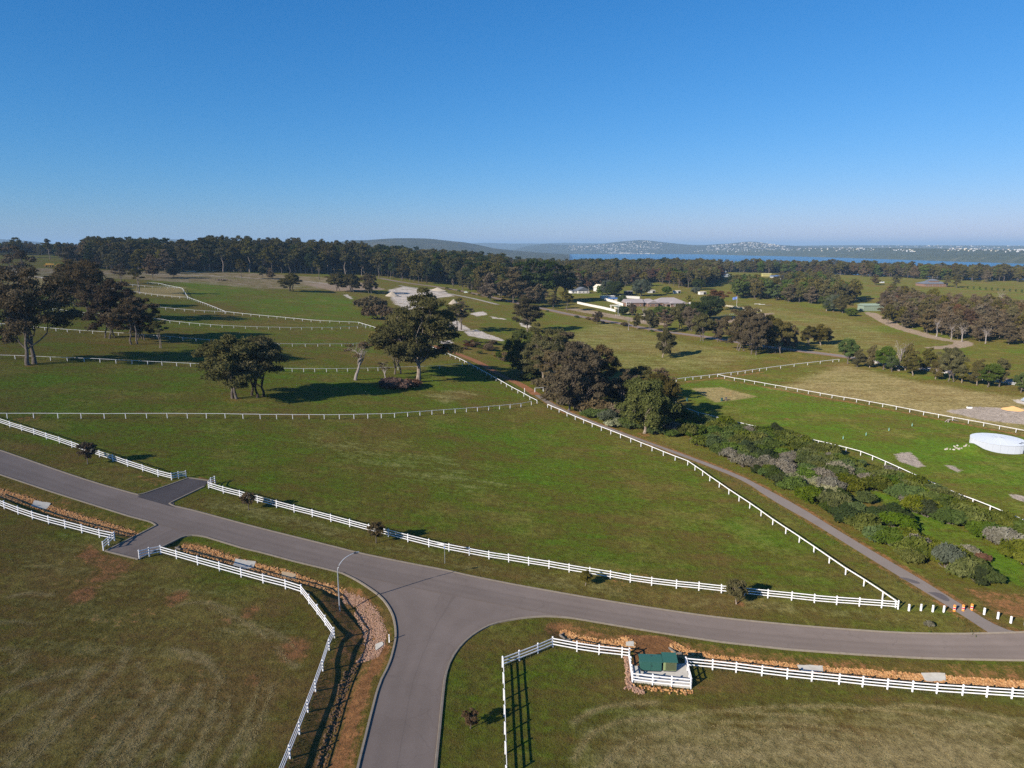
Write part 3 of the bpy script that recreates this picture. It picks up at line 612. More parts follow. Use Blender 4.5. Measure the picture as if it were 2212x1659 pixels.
# the town across the water: hundreds of specks, one mass
mb = MB()
def specks(f, n, u0, u1, t0, t1, s0=9, s1=22):
    for _ in range(n):
        p = f(rg.uniform(u0, u1), rg.uniform(t0, t1)); s = rg.uniform(s0, s1) * .48
        mb.box((p.x + rg.uniform(-30, 30), p.y, p.z + 3), (s * 1.5, s, rg.uniform(5, 9)), int(rg.choice([0, 0, 0, 1, 2])))
specks(tH3, 230, 1230, 1430, -.75, -.25); specks(tH3, 60, 1300, 1400, -.95, -.6); specks(tH4, 170, 1530, 1700, -.75, -.2); specks(tH4, 80, 1600, 1680, -.5, -.1)
specks(tH5, 60, 1500, 1700, -.6, 0, 8, 14); specks(tH5, 70, 1700, 1890, -.5, 0, 8, 13); specks(tH5, 90, 2050, 2300, -.35, .02, 7, 13); specks(tH6, 50, 1900, 2200, -.5, -.1, 12, 30); specks(tH5, 14, 1930, 1980, -.5, -.3, 8, 16)
specks(tSP, 40, 1320, 1410, -.5, 0, 14, 40)
tag(mb.build('far_town', [plain('far_wall', (.50, .50, .50), .8), CREAM, ROOFGREY]), 'pale town spread over the hills across the blue harbour', 'town', kind='stuff')
# low jetty and moored ships on the water
def ship(px, py, L):
    y = (CAMZ - LAKE) / ((py - 533.2) / FPX); x = (px - PW / 2) / FPX * y
    o = thing('ship', 'tiny pale ship lying on the blue harbour before the far town', 'ship', (x, y, LAKE))
    MB().add([(-L / 2, -4, 0), (L * .42, -4, 0), (L / 2, 0, 0), (L * .42, 4, 0), (-L / 2, 4, 0), (-L / 2, -5, 5), (L * .45, -5, 5), (L * .56, 0, 6), (L * .45, 5, 5), (-L / 2, 5, 5)],
        [(0, 1, 6, 5), (1, 2, 7, 6), (2, 3, 8, 7), (3, 4, 9, 8), (4, 0, 5, 9), (5, 6, 7, 8, 9)]).build('hull', WWALL, o)
    MB().box((-L * .25, 0, 9), (L * .2, 8, 9)).build('deckhouse', WWALL, o)
ship(1652, 551.5, 40)
# ------------------------------------------------------------------ air
hz = MB().box((0, 9500, 85), (50000, 40000, 260)).build('haze', [])
hm = bpy.data.materials.new('haze_air'); hm.use_nodes = True; hn = hm.node_tree; hn.nodes.clear()
pv = hn.nodes.new('ShaderNodeVolumePrincipled'); pv.inputs['Color'].default_value = (.46, .72, 1, 1); pv.inputs['Density'].default_value = 7.5e-5; pv.inputs['Anisotropy'].default_value = 0
ho = hn.nodes.new('ShaderNodeOutputMaterial'); hn.links.new(pv.outputs[0], ho.inputs['Volume']); hz.data.materials.append(hm)
tag(hz, kind='stuff')
# ------------------------------------------------------------------ fences
def unit_box(name, mat, cap=False):
    m = MB().box((0, 0, .5), (1, 1, 1))
    if cap: m.box((0, 0, 1.02), (1.22, 1.22, .04)).box((0, 0, 1.06), (1.0, 1.0, .05), taper=.2)
    return m.mesh(name, mat)
POST3 = unit_box('post', WHITE, True); POST1 = unit_box('post', WHITE); RAILM = MB().box((0, 0, 0), (1, 1, 1)).mesh('rail', WHITE)
POSTC = unit_box('post', CREAM); RAILC = MB().box((0, 0, 0), (1, 1, 1)).mesh('rail', CREAM)
FENCE_LINES = []
def fence(name, pxs, label, h=1.3, rails=(1.2, .82, .44), wd=.135, rt=(.045, .125), step=None, cat='fence', group=None, cream=False, pm=None, P=None, rail_side=.05):
    """post and rail fence; posts stand at the given photo points, or every step metres along them"""
    P = hits(pxs) if P is None else P; FENCE_LINES.append(P)
    if step: P = resample(P, step=step)
    z = [gz(*p) for p in P]
    o = thing(name, label, cat, (P[0][0], P[0][1], z[0]), 0, group); L0 = o.location.copy()
    pm = pm or (POSTC if cream else (POST3 if len(rails) > 1 else POST1)); rm = RAILC if cream else RAILM; rr = random.Random(len(P))
    for i, (p, zz) in enumerate(zip(P, z)):
        q = P[min(i + 1, len(P) - 1)] - P[max(i - 1, 0)]; a = math.atan2(q[1], q[0])
        c = link('post', pm, o, Vector((p[0], p[1], zz - .1)) - L0); c.scale = (wd, wd, h + .1); c.rotation_euler = (rr.uniform(-.022, .022), rr.uniform(-.022, .022), a)
    for (p, zp), (q, zq) in zip(zip(P[:-1], z[:-1]), zip(P[1:], z[1:])):
        a = Vector((p[0], p[1], zp)); b = Vector((q[0], q[1], zq)); d = b - a
        ln = d.length; ang = math.atan2(d.y, d.x); pit = math.asin(d.z / ln); nrm = Vector((-math.sin(ang), math.cos(ang), 0)) * (-(wd / 2 + rt[0] / 2 - .01) if len(rails) > 1 else 0)
        for rh in rails:
            c = link('rail', rm, o, (a + b) / 2 + Vector((0, 0, rh + rr.uniform(-.022, .022))) + nrm - L0)
            c.scale = (ln + (.004 if len(rails) > 1 else .06), rt[0], rt[1]); c.rotation_euler = (0, -pit, ang)
    return o
G3 = 'white three-rail fences along the road'
fence('rail_fence', [(-50, 899), (-14, 911), (22, 923), (47.5, 931), (74, 939.4), (101, 948.6), (129, 957.5), (156, 967), (185, 977), (215.5, 987.3), (244.5, 996.5), (276, 1007.8), (309, 1018.5), (342, 1029.6), (371, 1037), (386, 1034), (402, 1032)],
    'white three-rail fence on the far verge, from the left picture edge to the dark driveway', group=G3)
fence('rail_fence', [(464.5, 1044), (456.5, 1047.5), (451.2, 1056), (483, 1066), (518.6, 1075), (556.6, 1086), (598, 1096.7), (635.8, 1106.8), (675, 1116.6), (715.3, 1127.2), (756, 1138.3), (796.7, 1149.2), (839, 1159.8), (881.3, 1170.8), (926.4, 1182), (970, 1191.8), (1013.8, 1200), (1056.4, 1208), (1098.8, 1214.3),
    (1142, 1221.4), (1185.8, 1228.3), (1229.4, 1236), (1273.7, 1243.4), (1318, 1250.6), (1361.2, 1258.5), (1407.3, 1265), (1460.8, 1271.4), (1509.4, 1275.9), (1558, 1281.3), (1608, 1286.8), (1658.3, 1292.1), (1709.5, 1297.1), (1758.8, 1302.5), (1807, 1306.6), (1855.8, 1310), (1904, 1313.4), (1939.5, 1316.3)],
    'long white three-rail fence between the main road and the big triangular green paddock', group=G3)
fence('rail_fence', [(-55, 1073), (-22, 1086), (9.9, 1099.6), (39.9, 1111.3), (71, 1122), (105.8, 1132.4), (141.3, 1141.7), (177.4, 1151.2), (215.4, 1161.3), (247.7, 1168), (235.4, 1178.8), (223.7, 1189.4)],
    'white three-rail fence behind the stone drain, turning back at the lower left driveway', group=G3)
fence('rail_fence', [(301.6, 1208.3), (323.1, 1202), (347.2, 1197.4), (381.9, 1207.4), (427.5, 1220.5), (474.4, 1233.6), (521.6, 1246.8), (569, 1259.8), (617.2, 1272.1), (651.4, 1283.1), (668, 1304.4), (685.7, 1327.2), (703.4, 1350.8), (722.4, 1376.9), (711, 1403.5), (697, 1446.3), (681.3, 1489.4), (664.6, 1534), (646.4, 1582.2), (626.1, 1634.1), (603, 1692)],
    'white three-rail fence bending round the ditch corner below the street lamp', group=G3)
fence('rail_fence', [(1093, 1682), (1091.3, 1628.7), (1090.2, 1586), (1089.5, 1548.5), (1088.3, 1512.6), (1087.2, 1477.4), (1085.6, 1441.3), (1121.9, 1427.3), (1161.9, 1411.5), (1193.7, 1397.6), (1246.1, 1407.5), (1293.7, 1414.6), (1343.1, 1420), (1358.7, 1422.2), (1361.5, 1441), (1364, 1459), (1366.1, 1474.6), (1409.3, 1480), (1450.5, 1484.3), (1491.9, 1488), (1488, 1473), (1484.3, 1457), (1480.6, 1441.3),
    (1539, 1446.6), (1589.7, 1452.4), (1645, 1459.8), (1700, 1466.5), (1752.9, 1472.2), (1812, 1478.3), (1862.6, 1484), (1916.4, 1489.2), (1970.5, 1494.3), (2022.9, 1498.6), (2078.4, 1502.3), (2130.8, 1506), (2184.9, 1509.4), (2240, 1513), (2296, 1516.6)],
    'white three-rail fence stepping round the green utility cabinets and on to the right', group=G3)
G1 = 'white single-rail paddock fences'
def rail1(pxs, label, step=None, h=1.15, **k):
    thin = pxs[0][0] < 900 and pxs[0][0] != 774.3
    return fence('paddock_fence', pxs, label, h, (h - .05,), .13, (.07, .085) if thin else (.10, .13), step, group=G1, **k)
rail1([(-40, 904.5), (15.8, 904.1), (72.9, 903.8), (125.5, 904), (175.5, 904), (225.6, 904.3), (271.6, 904), (317, 903.8), (361.6, 903.6), (405, 903.8), (446, 903.8), (486.6, 904), (525.1, 904.8), (562.2, 905.3), (597.7, 905.3), (632.4, 905.6), (667.7, 905.6), (700.4, 905.8), (733.3, 905.4), (764.7, 905), (794.6, 904),
    (823.8, 903.4), (852.4, 902.2), (880.8, 900), (907.4, 898), (933.3, 896), (958.9, 894.2), (983.4, 892.4), (1007.5, 890.4), (1031.6, 888.6), (1055.7, 886.4), (1079.2, 884.3), (1102, 882.3), (1125.5, 879.8), (1148, 875)], 'white single-rail fence along the top of the triangular paddock, below the dark twin trees', h=1.25)
rail1([(1183, 881), (1190.9, 884.4), (1207.8, 891.4), (1225, 899.4), (1242.6, 907.2), (1260.6, 914.9), (1279.3, 922.8), (1299.1, 930.6), (1319.4, 938.4), (1340.4, 946.7), (1362.4, 955.5), (1384.5, 965), (1408.6, 974.5), (1432.9, 984.6), (1458.2, 994.8), (1485.4, 1005.3), (1501.1, 1016.3), (1517.5, 1027.6), (1533, 1039.3), (1553.3, 1053.2), (1574.1, 1068.1), (1596.1, 1083), (1619.2, 1098.3), (1643.7, 1115.5),
    (1668.9, 1134), (1697, 1153), (1726.1, 1172.4), (1757.6, 1193.8), (1790.8, 1217), (1826.2, 1241.8), (1865.5, 1266.5), (1906.1, 1293.6), (1934, 1313)], 'white single-rail fence running down beside the bitumen footpath to the bollards')
rail1([(1160, 872), (1145, 864.5), (1123, 852), (1101.3, 840.2), (1073.4, 824), (1040.5, 805.5), (1008.8, 787.8), (984, 776), (960.6, 766.2), (930, 753), (900, 741), (870, 730), (842.8, 720.6), (813.6, 712.6), (798.4, 708), (774.3, 700.5)], 'white single-rail fence beside the red dirt track behind the tall pale-barked gum', step=4.6)
rail1([(774.3, 700.5), (683.1, 696.6), (604.6, 689), (556.4, 684.6), (487.9, 677.5), (406.8, 646), (394.1, 625.6), (359.9, 619.3), (347.2, 615.5), (318, 613)], 'white single-rail fence zigzagging up the far edge of the left paddocks', step=4.8)
rail1([(-30, 774.5), (33, 775.9), (72, 777.6), (109.5, 779.2), (145.7, 780.3), (182, 781.8), (216.2, 783.3), (250.9, 785), (285.6, 786.6), (319.3, 788.2), (350.2, 789.6), (381.9, 791.2), (411.8, 792.6), (500, 797), (606.6, 803), (631.2, 803.6), (656, 803.8), (680, 803.9), (705.4, 803.8), (728, 803.6), (751, 803.2), (795, 802.2), (816.7, 801.4), (860, 800), (905, 798.5), (950, 796.5), (998.6, 790.3)],
    'white single-rail fence passing behind the dark twin trees and the leaning dead tree', h=1.25)
rail1([(-20, 702.5), (58, 710), (150, 718), (369, 733), (442, 739.6), (597, 748), (658, 748.8), (736, 748.4), (770, 747.4), (830, 745)], 'white single-rail fence crossing the middle of the left paddocks', step=5)
rail1([(115, 671.5), (165, 679), (347, 694), (367.5, 698), (410, 702.5), (450, 706), (489, 708.3), (526, 710), (562, 711.2), (640, 712.4), (715, 712), (790, 708.8)], 'white single-rail fence meeting the zigzag fence at its right-hand corner', step=4.8)
rail1([(250, 658), (310, 664), (368.7, 670), (404, 673), (438.4, 675.5), (486, 678)], 'short white single-rail fence running up to the bend of the zigzag fence', step=4.8)
rail1([(230, 625), (286.4, 633), (318, 637.5), (349.7, 641.5), (380, 644), (405, 646)], 'short white single-rail fence below the tan dry strip of paddock', step=4.8)
rail1([(240, 612), (285, 618), (308, 620.5), (334.5, 622.3), (361, 623), (393, 625.5)], 'short white single-rail fence above the tan dry strip of paddock', step=4.8)
rail1([(-20, 592), (20, 595), (101, 603.5), (152, 607)], 'far white single-rail fence beside the brown earthworks at the left', step=5)
rail1([(1430, 829), (1460.8, 824.5), (1480.3, 822), (1496.8, 820), (1514.5, 818.2), (1532.2, 816.2), (1550, 814), (1579, 810.6), (1593.8, 808.6), (1609.5, 806.6), (1625.2, 804.3), (1640.5, 802), (1655.7, 800), (1686, 796), (1715.2, 792.2), (1744.4, 788.8), (1771.7, 785.6), (1798.9, 782.6), (1812, 781.2)], 'white single-rail fence climbing right from the round trees to the tree row', h=1.2)
rail1([(1550, 814), (1565.2, 818.2), (1586.2, 822.4), (1608.3, 826), (1629.8, 829.8), (1651.9, 833.8), (1674.7, 838), (1698, 842.2), (1722.3, 846.6), (1746.1, 851), (1771.5, 855.4), (1797.1, 860), (1822.9, 864.4), (1850, 869), (1877.4, 874), (1906.6, 879.3), (1935.7, 885), (1964.8, 890.8), (1994.8, 897), (2027, 902.8), (2057.9, 909), (2091.6, 915), (2124.5, 921), (2158.7, 927.6), (2194.2, 934.4), (2240, 943)],
    'white single-rail fence slanting above the bright paddock with the round tank')
rail1([(1440, 864), (1454.2, 871.7), (1464.6, 879.5), (1474, 887), (1508, 898), (1528, 903.2), (1548, 908.4), (1568, 913.4), (1588, 918.6), (1615.4, 925), (1644.5, 931.8), (1680, 939.4), (1709, 946), (1738, 953.6), (1767.2, 961), (1796.8, 968), (1827.2, 975.4), (1858.9, 984), (1884.3, 994), (1911.6, 1006), (1940, 1019), (1967.9, 1032), (1999, 1046), (2031, 1061), (2064.2, 1075.7), (2100.4, 1089), (2138, 1104), (2176.5, 1120.5), (2212, 1136), (2260, 1158)],
    'white single-rail fence between the shrub belt and the bright tank paddock')
fence('rail_fence', [(1890, 786), (1952, 795), (1998, 801), (2090, 815), (2178, 831), (2240, 842)], 'white three-rail fence glimpsed behind the row of roadside trees', step=5)
fence('picket_fence', [(1329.5, 673.8), (1360, 678), (1390, 682.5), (1419.5, 687)], 'cream picket fence carrying on from the white garden wall', h=1.3, rails=(1.25, .7, .2), wd=.1, rt=(.04, .12), step=2.5, cream=True)
fence('picket_fence', [(1559, 660.5), (1580, 663.5), (1612, 668), (1645, 673)], 'cream picket fence on the lawn beside the blue flag', h=1.3, rails=(1.25, .9, .55, .2), wd=.14, rt=(.05, .16), step=2.5, cream=True)
fence('wire_fence', [(1645, 673), (1600, 678.5), (1560, 684), (1536, 687.5)], 'thin wire fence across the lawn left of the brown grass patch', h=1.2, rails=(1.1, .6), wd=.1, rt=(.03, .05), step=3)
# hitching rail and single white post by the end of the footpath
fence('hitching_rail', [(1155.4, 847.5), (1173.6, 846)], 'low white hitching rail of two posts and a bar at the end of the footpath', h=1.5, rails=(1.43,), wd=.16, rt=(.14, .16), cat='rail')
p = at(1133, 848.5); o = thing('marker_post', 'lone white post on the left edge of the red dirt track', 'post', p)
c = link('shaft', POST1, o); c.scale = (.18, .18, 1.5); MB().box((0, 0, 1.53), (.22, .22, .06)).build('cap', WHITE, o)
# ------------------------------------------------------------------ bollards, guide post, sign, lamp
BOLM = MB().tube([(0, 0, -.1), (0, 0, .96)], .14, 10).tube([(0, 0, .96), (0, 0, 1.0)], [.14, .10], 10).mesh('shaft', WHITE)
for i, (px, py, lab) in enumerate([(1963, 1319.5, 'white timber bollard nearest to the end of the three-rail fence'), (1989, 1319.2, 'second white bollard from the fence end'), (2014.5, 1321.6, 'third white bollard from the fence end'), (2038.3, 1322.6, 'white bollard next to the left orange bollard'),
    (2125.5, 1327.5, 'white bollard just right of the footpath'), (2155, 1336.8, 'white bollard second right of the footpath'), (2183, 1346, 'white bollard farthest right, by the road edge')]):
    o = thing('bollard', lab, 'bollard', at(px, py), 0, 'white bollards across the verge'); link('shaft', BOLM, o)
    MB().tube([(0, 0, .82), (0, 0, .88)], .143, 10).build('reflector_band', STEEL, o)
OBM = MB().tube([(0, 0, -.05), (0, 0, .92)], .16, 10).tube([(0, 0, .92), (0, 0, .97)], [.16, .08], 10).mesh('shaft', ORANGE)
RBM = MB().tube([(0, 0, .36), (0, 0, .58)], .165, 10).mesh('red_band', RED); WBM = MB().tube([(0, 0, .30), (0, 0, .36)], .165, 10).tube([(0, 0, .58), (0, 0, .64)], .165, 10).mesh('white_band', WHITE)
for px, py, lab in ((2061, 1320.3, 'orange bollard with red and white bands on the left side of the footpath'), (2080, 1320, 'orange bollard with red and white bands in the middle of the footpath'), (2098.5, 1318, 'orange bollard with red and white bands on the right side of the footpath')):
    o = thing('banded_bollard', lab, 'bollard', at(px, py), 0, 'orange bollards on the footpath')
    link('shaft', OBM, o); link('red_band', RBM, o); link('white_band', WBM, o)
p = at(2213, 1353); o = thing('hazard_marker', 'striped hazard board on a short post at the right picture edge', 'sign', p, R(20))
MB().box((0, 0, .5), (.07, .07, 1.2)).build('shaft', STEEL, o); MB().box((0, -.06, .72), (.5, .03, .75)).build('board', WHITE, o)
for k in range(3): MB().add([(-.25, -.079, .42 + k * .24), (.25, -.079, .52 + k * .24), (.25, -.079, .63 + k * .24), (-.25, -.079, .53 + k * .24)], [(0, 1, 2, 3)]).build('stripe', BLACK, o)
p = at(840.8, 1384.7); o = thing('guide_post', 'white road guide post with black slot on the inside of the corner', 'post', p, R(-15))
MB().box((0, 0, .5), (.13, .05, 1.1)).build('shaft', WHITE, o); MB().box((.0, -.028, .86), (.045, .01, .2)).build('reflector', BLACK, o)
def lamp():
    b = at(733.5, 1311.8); s = px_m(b); d = ray(766.9, 1194.7)
    # the arm reaches right and slightly away, towards the road
    arm = Vector((math.cos(R(20)), math.sin(R(20)), 0)); reach = 2.15
    # height where the head projects at its measured place
    tip = b + arm * reach; t = (tip.y) / d[1]; H = CAMZ + d[2] * t - b.z
    o = thing('street_lamp', 'tall galvanised street lamp with a curved arm on the ditch bank', 'street lamp', b)
    st = H * .70
    MB().tube([(0, 0, -.3), (0, 0, .4)], .11, 10).build('base_collar', STEEL, o)
    MB().tube([(0, 0, .4), (0, 0, st)], [.095, .07], 10).build('pole', STEEL, o)
    pts = []
    for k in range(11):
        a = k / 10 * math.pi / 2 * .86; f = 1 / math.sin(math.pi / 2 * .86)
        pts.append(tuple(arm * reach * (1 - math.cos(a)) / (1 - math.cos(math.pi / 2 * .86))) [:2] + (st + (H - st) * math.sin(a) * f,))
    MB().tube(pts, [.07 - .002 * k for k in range(11)], 8).build('arm', STEEL, o)
    e = Vector(pts[-1]); az = R(20)
    hd = MB().box((e.x + arm.x * .2, e.y + arm.y * .2, e.z + .02), (.62, .28, .14), 0, az, .8).build('lamp_head', DARK, o)
    MB().box((e.x + arm.x * .42, e.y + arm.y * .42, e.z + .06), (.34, .2, .07), 0, az).build('photocell_cover', STEEL, hd)
    MB().box((e.x + arm.x * .2, e.y + arm.y * .2, e.z - .065), (.4, .2, .03), 0, az).build('lens', GLASS, hd)
    return H
LAMP_H = lamp()
p = at(961, 1217); o = thing('street_sign', 'thin street sign pole with one pale name blade by the long fence', 'sign', p)
MB().tube([(0, 0, -.2), (0, 0, 3.15)], .035, 8).build('pole', STEEL, o)
MB().box((-.52, 0, 3.05), (1.15, .03, .19)).build('name_blade', WHITE, o); MB().tube([(0, 0, 3.1), (0, 0, 3.2)], .045, 8).build('cap', STEEL, o)
MB().box((-.02, -.03, 2.55), (.16, .02, .3)).build('small_plate', FLAGM, o)
# ------------------------------------------------------------------ green cabinets on their pad
pc = at(1421, 1448); ang = math.atan2(*(hit(1460, 1459) - hit(1383, 1452))[::-1])
PAD = np.array([hit(1366, 1474), hit(1491, 1488), hit(1481, 1442), hit(1361, 1441)])
zp = max(gz(*q) for q in PAD) + .12
m_ = MB(); V = [(x, y, zp) for x, y in PAD] + [(x, y, zp - 1.0) for x, y in PAD]
m_.add(V, [(0, 1, 2, 3), (0, 4, 5, 1), (1, 5, 6, 2), (2, 6, 7, 3), (3, 7, 4, 0)]); o = m_.build('concrete_pad', CONC); tag(o, kind='structure')
def to_pad(px, py, ww, dd):
    q = hit(px, py); return q
q1 = hit(1404, 1448); q2 = hit(1444.5, 1451)
o = thing('utility_cabinet', 'larger dark green utility cabinet with sloped lid inside the fence recess', 'cabinet', (q1[0], q1[1], zp), ang)
MB().box((0, 0, .06), (2.3, 1.3, .12)).build('plinth', DARK, o)
body = MB().add([(-1.22, -.62, .12), (1.22, -.62, .12), (1.22, .62, .12), (-1.22, .62, .12), (-1.22, -.62, 1.2), (1.22, -.62, 1.2), (1.22, .62, 1.2), (-1.22, .62, 1.2)], [(0, 1, 5, 4), (1, 2, 6, 5), (2, 3, 7, 6), (3, 0, 4, 7), (4, 5, 6, 7)]).build('body', GREENBOX, o)
for k in (-.61, .61): MB().box((k, -.635, .66), (1.17, .03, .98)).build('door', GREENBOX, o)
MB().box((.08, -.665, .7), (.05, .04, .22)).build('handle', DARK, o)
MB().add([(-1.3, -.72, 1.2), (1.3, -.72, 1.2), (1.3, .7, 1.2), (-1.3, .7, 1.2), (-1.3, -.66, 1.27), (1.3, -.66, 1.27), (1.3, .15, 1.42), (-1.3, .15, 1.42), (1.3, .7, 1.36), (-1.3, .7, 1.36)],
    [(0, 1, 5, 4), (4, 5, 6, 7), (7, 6, 8, 9), (2, 3, 9, 8), (1, 2, 8, 6, 5), (3, 0, 4, 7, 9), (3, 2, 1, 0)]).build('lid', GREENBOX, o)
MB().box((.1, .2, 1.44), (.16, .1, .05)).build('lifting_lug', DARK, o)
o = thing('utility_cabinet', 'smaller green utility cabinet with olive louvred front beside the larger one', 'cabinet', (q2[0], q2[1], zp), ang)
MB().box((0, 0, .06), (1.4, 1.2, .12)).build('plinth', DARK, o)
MB().box((0, 0, .72), (1.46, 1.2, 1.2)).build('body', GREENPALE, o)
for k in range(9): MB().box((-.42 + k * .13, -.62, .68), (.075, .05, .98)).build('louvre', LOUVRE, o)
MB().box((-.62, -.615, .68), (.2, .03, 1.05)).build('front_panel', GREENPALE, o)
MB().add([(-.85, -.85, 1.30), (.85, -.85, 1.30), (.85, .68, 1.58), (-.85, .68, 1.58), (-.85, -.85, 1.36), (.85, -.85, 1.36), (.85, .68, 1.64), (-.85, .68, 1.64)], [(3, 2, 1, 0), (4, 5, 6, 7), (0, 1, 5, 4), (1, 2, 6, 5), (2, 3, 7, 6), (3, 0, 4, 7)]).build('lid', GREENBOX, o)
# ------------------------------------------------------------------ stone lined drains, concrete drops, culvert ends
SLABS = [hits(q) for q in ([(73.5, 1076.8), (109.6, 1085), (100, 1094), (84, 1094), (66.5, 1088.9)], [(508, 1202.5), (552.6, 1211.3), (548, 1220), (530, 1224.7), (503, 1216.4)], [(609.6, 1230.3), (638.8, 1236.6), (637.5, 1245.5), (607, 1238)], [(810, 1384), (826, 1381), (828, 1389), (812, 1397)], [(1352, 1386), (1368, 1386), (1370, 1397), (1353, 1394)], [(1722.8, 1430.8), (1777.5, 1433.7), (1778.4, 1445), (1734.6, 1446.4)], [(1990.3, 1449.4), (2042, 1450.9), (2043.6, 1464.2), (2003.6, 1467)])]
def stones(name, label, region, size, mat, density, kind_seed=0, proud=.3, where=None):
    """loose pitched stone, one mass: small faceted stones filling a ground polygon"""
    rr = np.random.default_rng(kind_seed); lo, hi = region.min(0), region.max(0)
    n = int((hi - lo).prod() * density); X = rr.uniform(lo[0], hi[0], n); Y = rr.uniform(lo[1], hi[1], n)
    jit = rr.uniform(-.15, .15, n); k = inside(X + jit, Y + jit, region)
    for sp in SLABS: k &= ~inside(X, Y, sp)
    X, Y = X[k], Y[k]; n = len(X)
    if where is not None: k = where(X, Y, rr); X, Y = X[k], Y[k]; n = len(X)
    Z = ground(X, Y)
    phi = (1 + 5 ** .5) / 2
    iv = np.array([(-1, phi, 0), (1, phi, 0), (-1, -phi, 0), (1, -phi, 0), (0, -1, phi), (0, 1, phi), (0, -1, -phi), (0, 1, -phi), (phi, 0, -1), (phi, 0, 1), (-phi, 0, -1), (-phi, 0, 1)]) / 1.902
    it = np.array([(0, 11, 5), (0, 5, 1), (0, 1, 7), (0, 7, 10), (0, 10, 11), (1, 5, 9), (5, 11, 4), (11, 10, 2), (10, 7, 6), (7, 1, 8), (3, 9, 4), (3, 4, 2), (3, 2, 6), (3, 6, 8), (3, 8, 9), (4, 9, 5), (2, 4, 11), (6, 2, 10), (8, 6, 7), (9, 8, 1)])
    s = size * rr.uniform(.6, 1.35, n); sc = np.stack([s * rr.uniform(.7, 1.3, n), s * rr.uniform(.7, 1.3, n), s * rr.uniform(.55, .9, n)], 1)
    a = rr.uniform(0, 6.28, n); ca, sa = np.cos(a), np.sin(a)
    v = iv[None] * sc[:, None] * rr.uniform(.8, 1.15, (n, 12, 1))
    x = v[..., 0] * ca[:, None] - v[..., 1] * sa[:, None] + X[:, None]; y = v[..., 0] * sa[:, None] + v[..., 1] * ca[:, None] + Y[:, None]; z = v[..., 2] + (Z + sc[:, 2] * proud)[:, None]
    V = np.stack([x, y, z], 2).reshape(-1, 3); Fq = (it[None] + (np.arange(n) * 12)[:, None, None]).reshape(-1, 3)
    me = np_mesh(name, V, Fq, mat); at_ = me.attributes.new('var', 'FLOAT', 'FACE'); at_.data.foreach_set('value', np.repeat(rr.uniform(0, 1, n), 20).astype(np.float32))
    return tag(link(name, me), label, 'stones', kind='stuff')
def poly(up, lo): return np.vstack([hits(up), hits(lo[::-1])])
stones('drain_stones', 'orange stones lining the left drain between road and white fence', poly([(-40, 1041), (0, 1053), (76, 1074.5), (109, 1089), (190, 1114), (286, 1142.5), (302, 1149)], [(-40, 1060), (0, 1071), (63, 1088.5), (101, 1103), (177, 1126), (253, 1150), (296, 1158.5)]), .13, STONE_O, 58, 1)
stones('drain_stones', 'orange stones lining the drain below the lower left driveway', poly([(392, 1169), (405, 1171.5), (443, 1177), (504, 1199), (552, 1213), (613, 1227), (687, 1251.5), (745, 1266)], [(400, 1191), (430, 1196), (502, 1215), (545, 1229.5), (610, 1244), (671, 1260), (735, 1279)]), .13, STONE_O, 58, 2)
stones('drain_stones', 'pale pinkish stones of the curved drain bank below the street lamp', poly([(742, 1266), (786, 1288), (813.6, 1313), (829, 1344), (834.5, 1365), (831, 1390), (818, 1412)], [(741, 1288), (772, 1302), (792, 1324), (805, 1352), (808, 1380), (798, 1415)]), .08, STONE_P, 110, 3)
stones('drain_stones', 'shaded stones at the foot of the curved drain bank', poly([(772, 1302), (792, 1324), (805, 1352), (808, 1380), (798, 1415)], [(765, 1312), (780, 1340), (788, 1370), (786, 1395), (768, 1420)]), .11, STONE_P, 60, 4)
stones('ditch_stones', 'brown broken stones scattered along the dark ditch bottom', poly([(775, 1422), (760, 1450), (744, 1490), (730, 1540), (716, 1590), (702, 1640), (690, 1690)], [(742, 1440), (728, 1480), (714, 1530), (699, 1580), (683, 1635), (668, 1690)]), .11, STONE_B, 22, 5)
stones('drain_stones', 'orange stones of the short drain left of the red soil pad', poly([(1209, 1357), (1220, 1354.5), (1251, 1367), (1292, 1376.5), (1327, 1379), (1352, 1375), (1372, 1390), (1370, 1402)], [(1212, 1368), (1246, 1383), (1300, 1394.5), (1345, 1402.5), (1362, 1405)]), .13, STONE_O, 58, 6)
stones('drain_stones', 'orange stones of the long drain right of the red soil pad', poly([(1446, 1391), (1458, 1387), (1490, 1400), (1557, 1411.5), (1723, 1429.5), (1912, 1444), (2060, 1455), (2211, 1465), (2300, 1471)], [(1450, 1406), (1477, 1421), (1557, 1428.5), (1723, 1444.5), (1912, 1462), (2060, 1472), (2211, 1481), (2300, 1486)]), .13, STONE_O, 58, 7)
stones('batter_stones', 'pinkish pitched stones on the strip left of the green cabinets', poly([(1348, 1418), (1350, 1440), (1352, 1462), (1351, 1478)], [(1359, 1420), (1361, 1440), (1363.5, 1462), (1365, 1484)]), .12, STONE_P, 60, 8, .6)
stones('batter_stones', 'pinkish stones of the toe drain below the cabinet fence corner', poly([(1350, 1480), (1366, 1483), (1392, 1492)], [(1349, 1488), (1362, 1493), (1388, 1502)]), .12, STONE_P, 50, 9, .5)
stones('batter_stones', 'orange stones spilled below the front of the cabinet fence', poly([(1366, 1478), (1410, 1484), (1452, 1488), (1494, 1492)], [(1380, 1486), (1412, 1495), (1455, 1498), (1502, 1503)]), .14, STONE_O, 24, 10, .5, lambda X, Y, r: r.random(len(X)) < .75)
stones('tank_rubble', 'pale rubble on the grassy mound beside the round white tank', np.array([MOUND2 + np.array(q) for q in ((-3, -1), (3.5, -2), (3, .5), (-1, 1.5))]), .28, stone_mat('pale_rubble', [(.3, .25, .2), (.5, .45, .4), (.6, .56, .5)]), 1.3, 11)
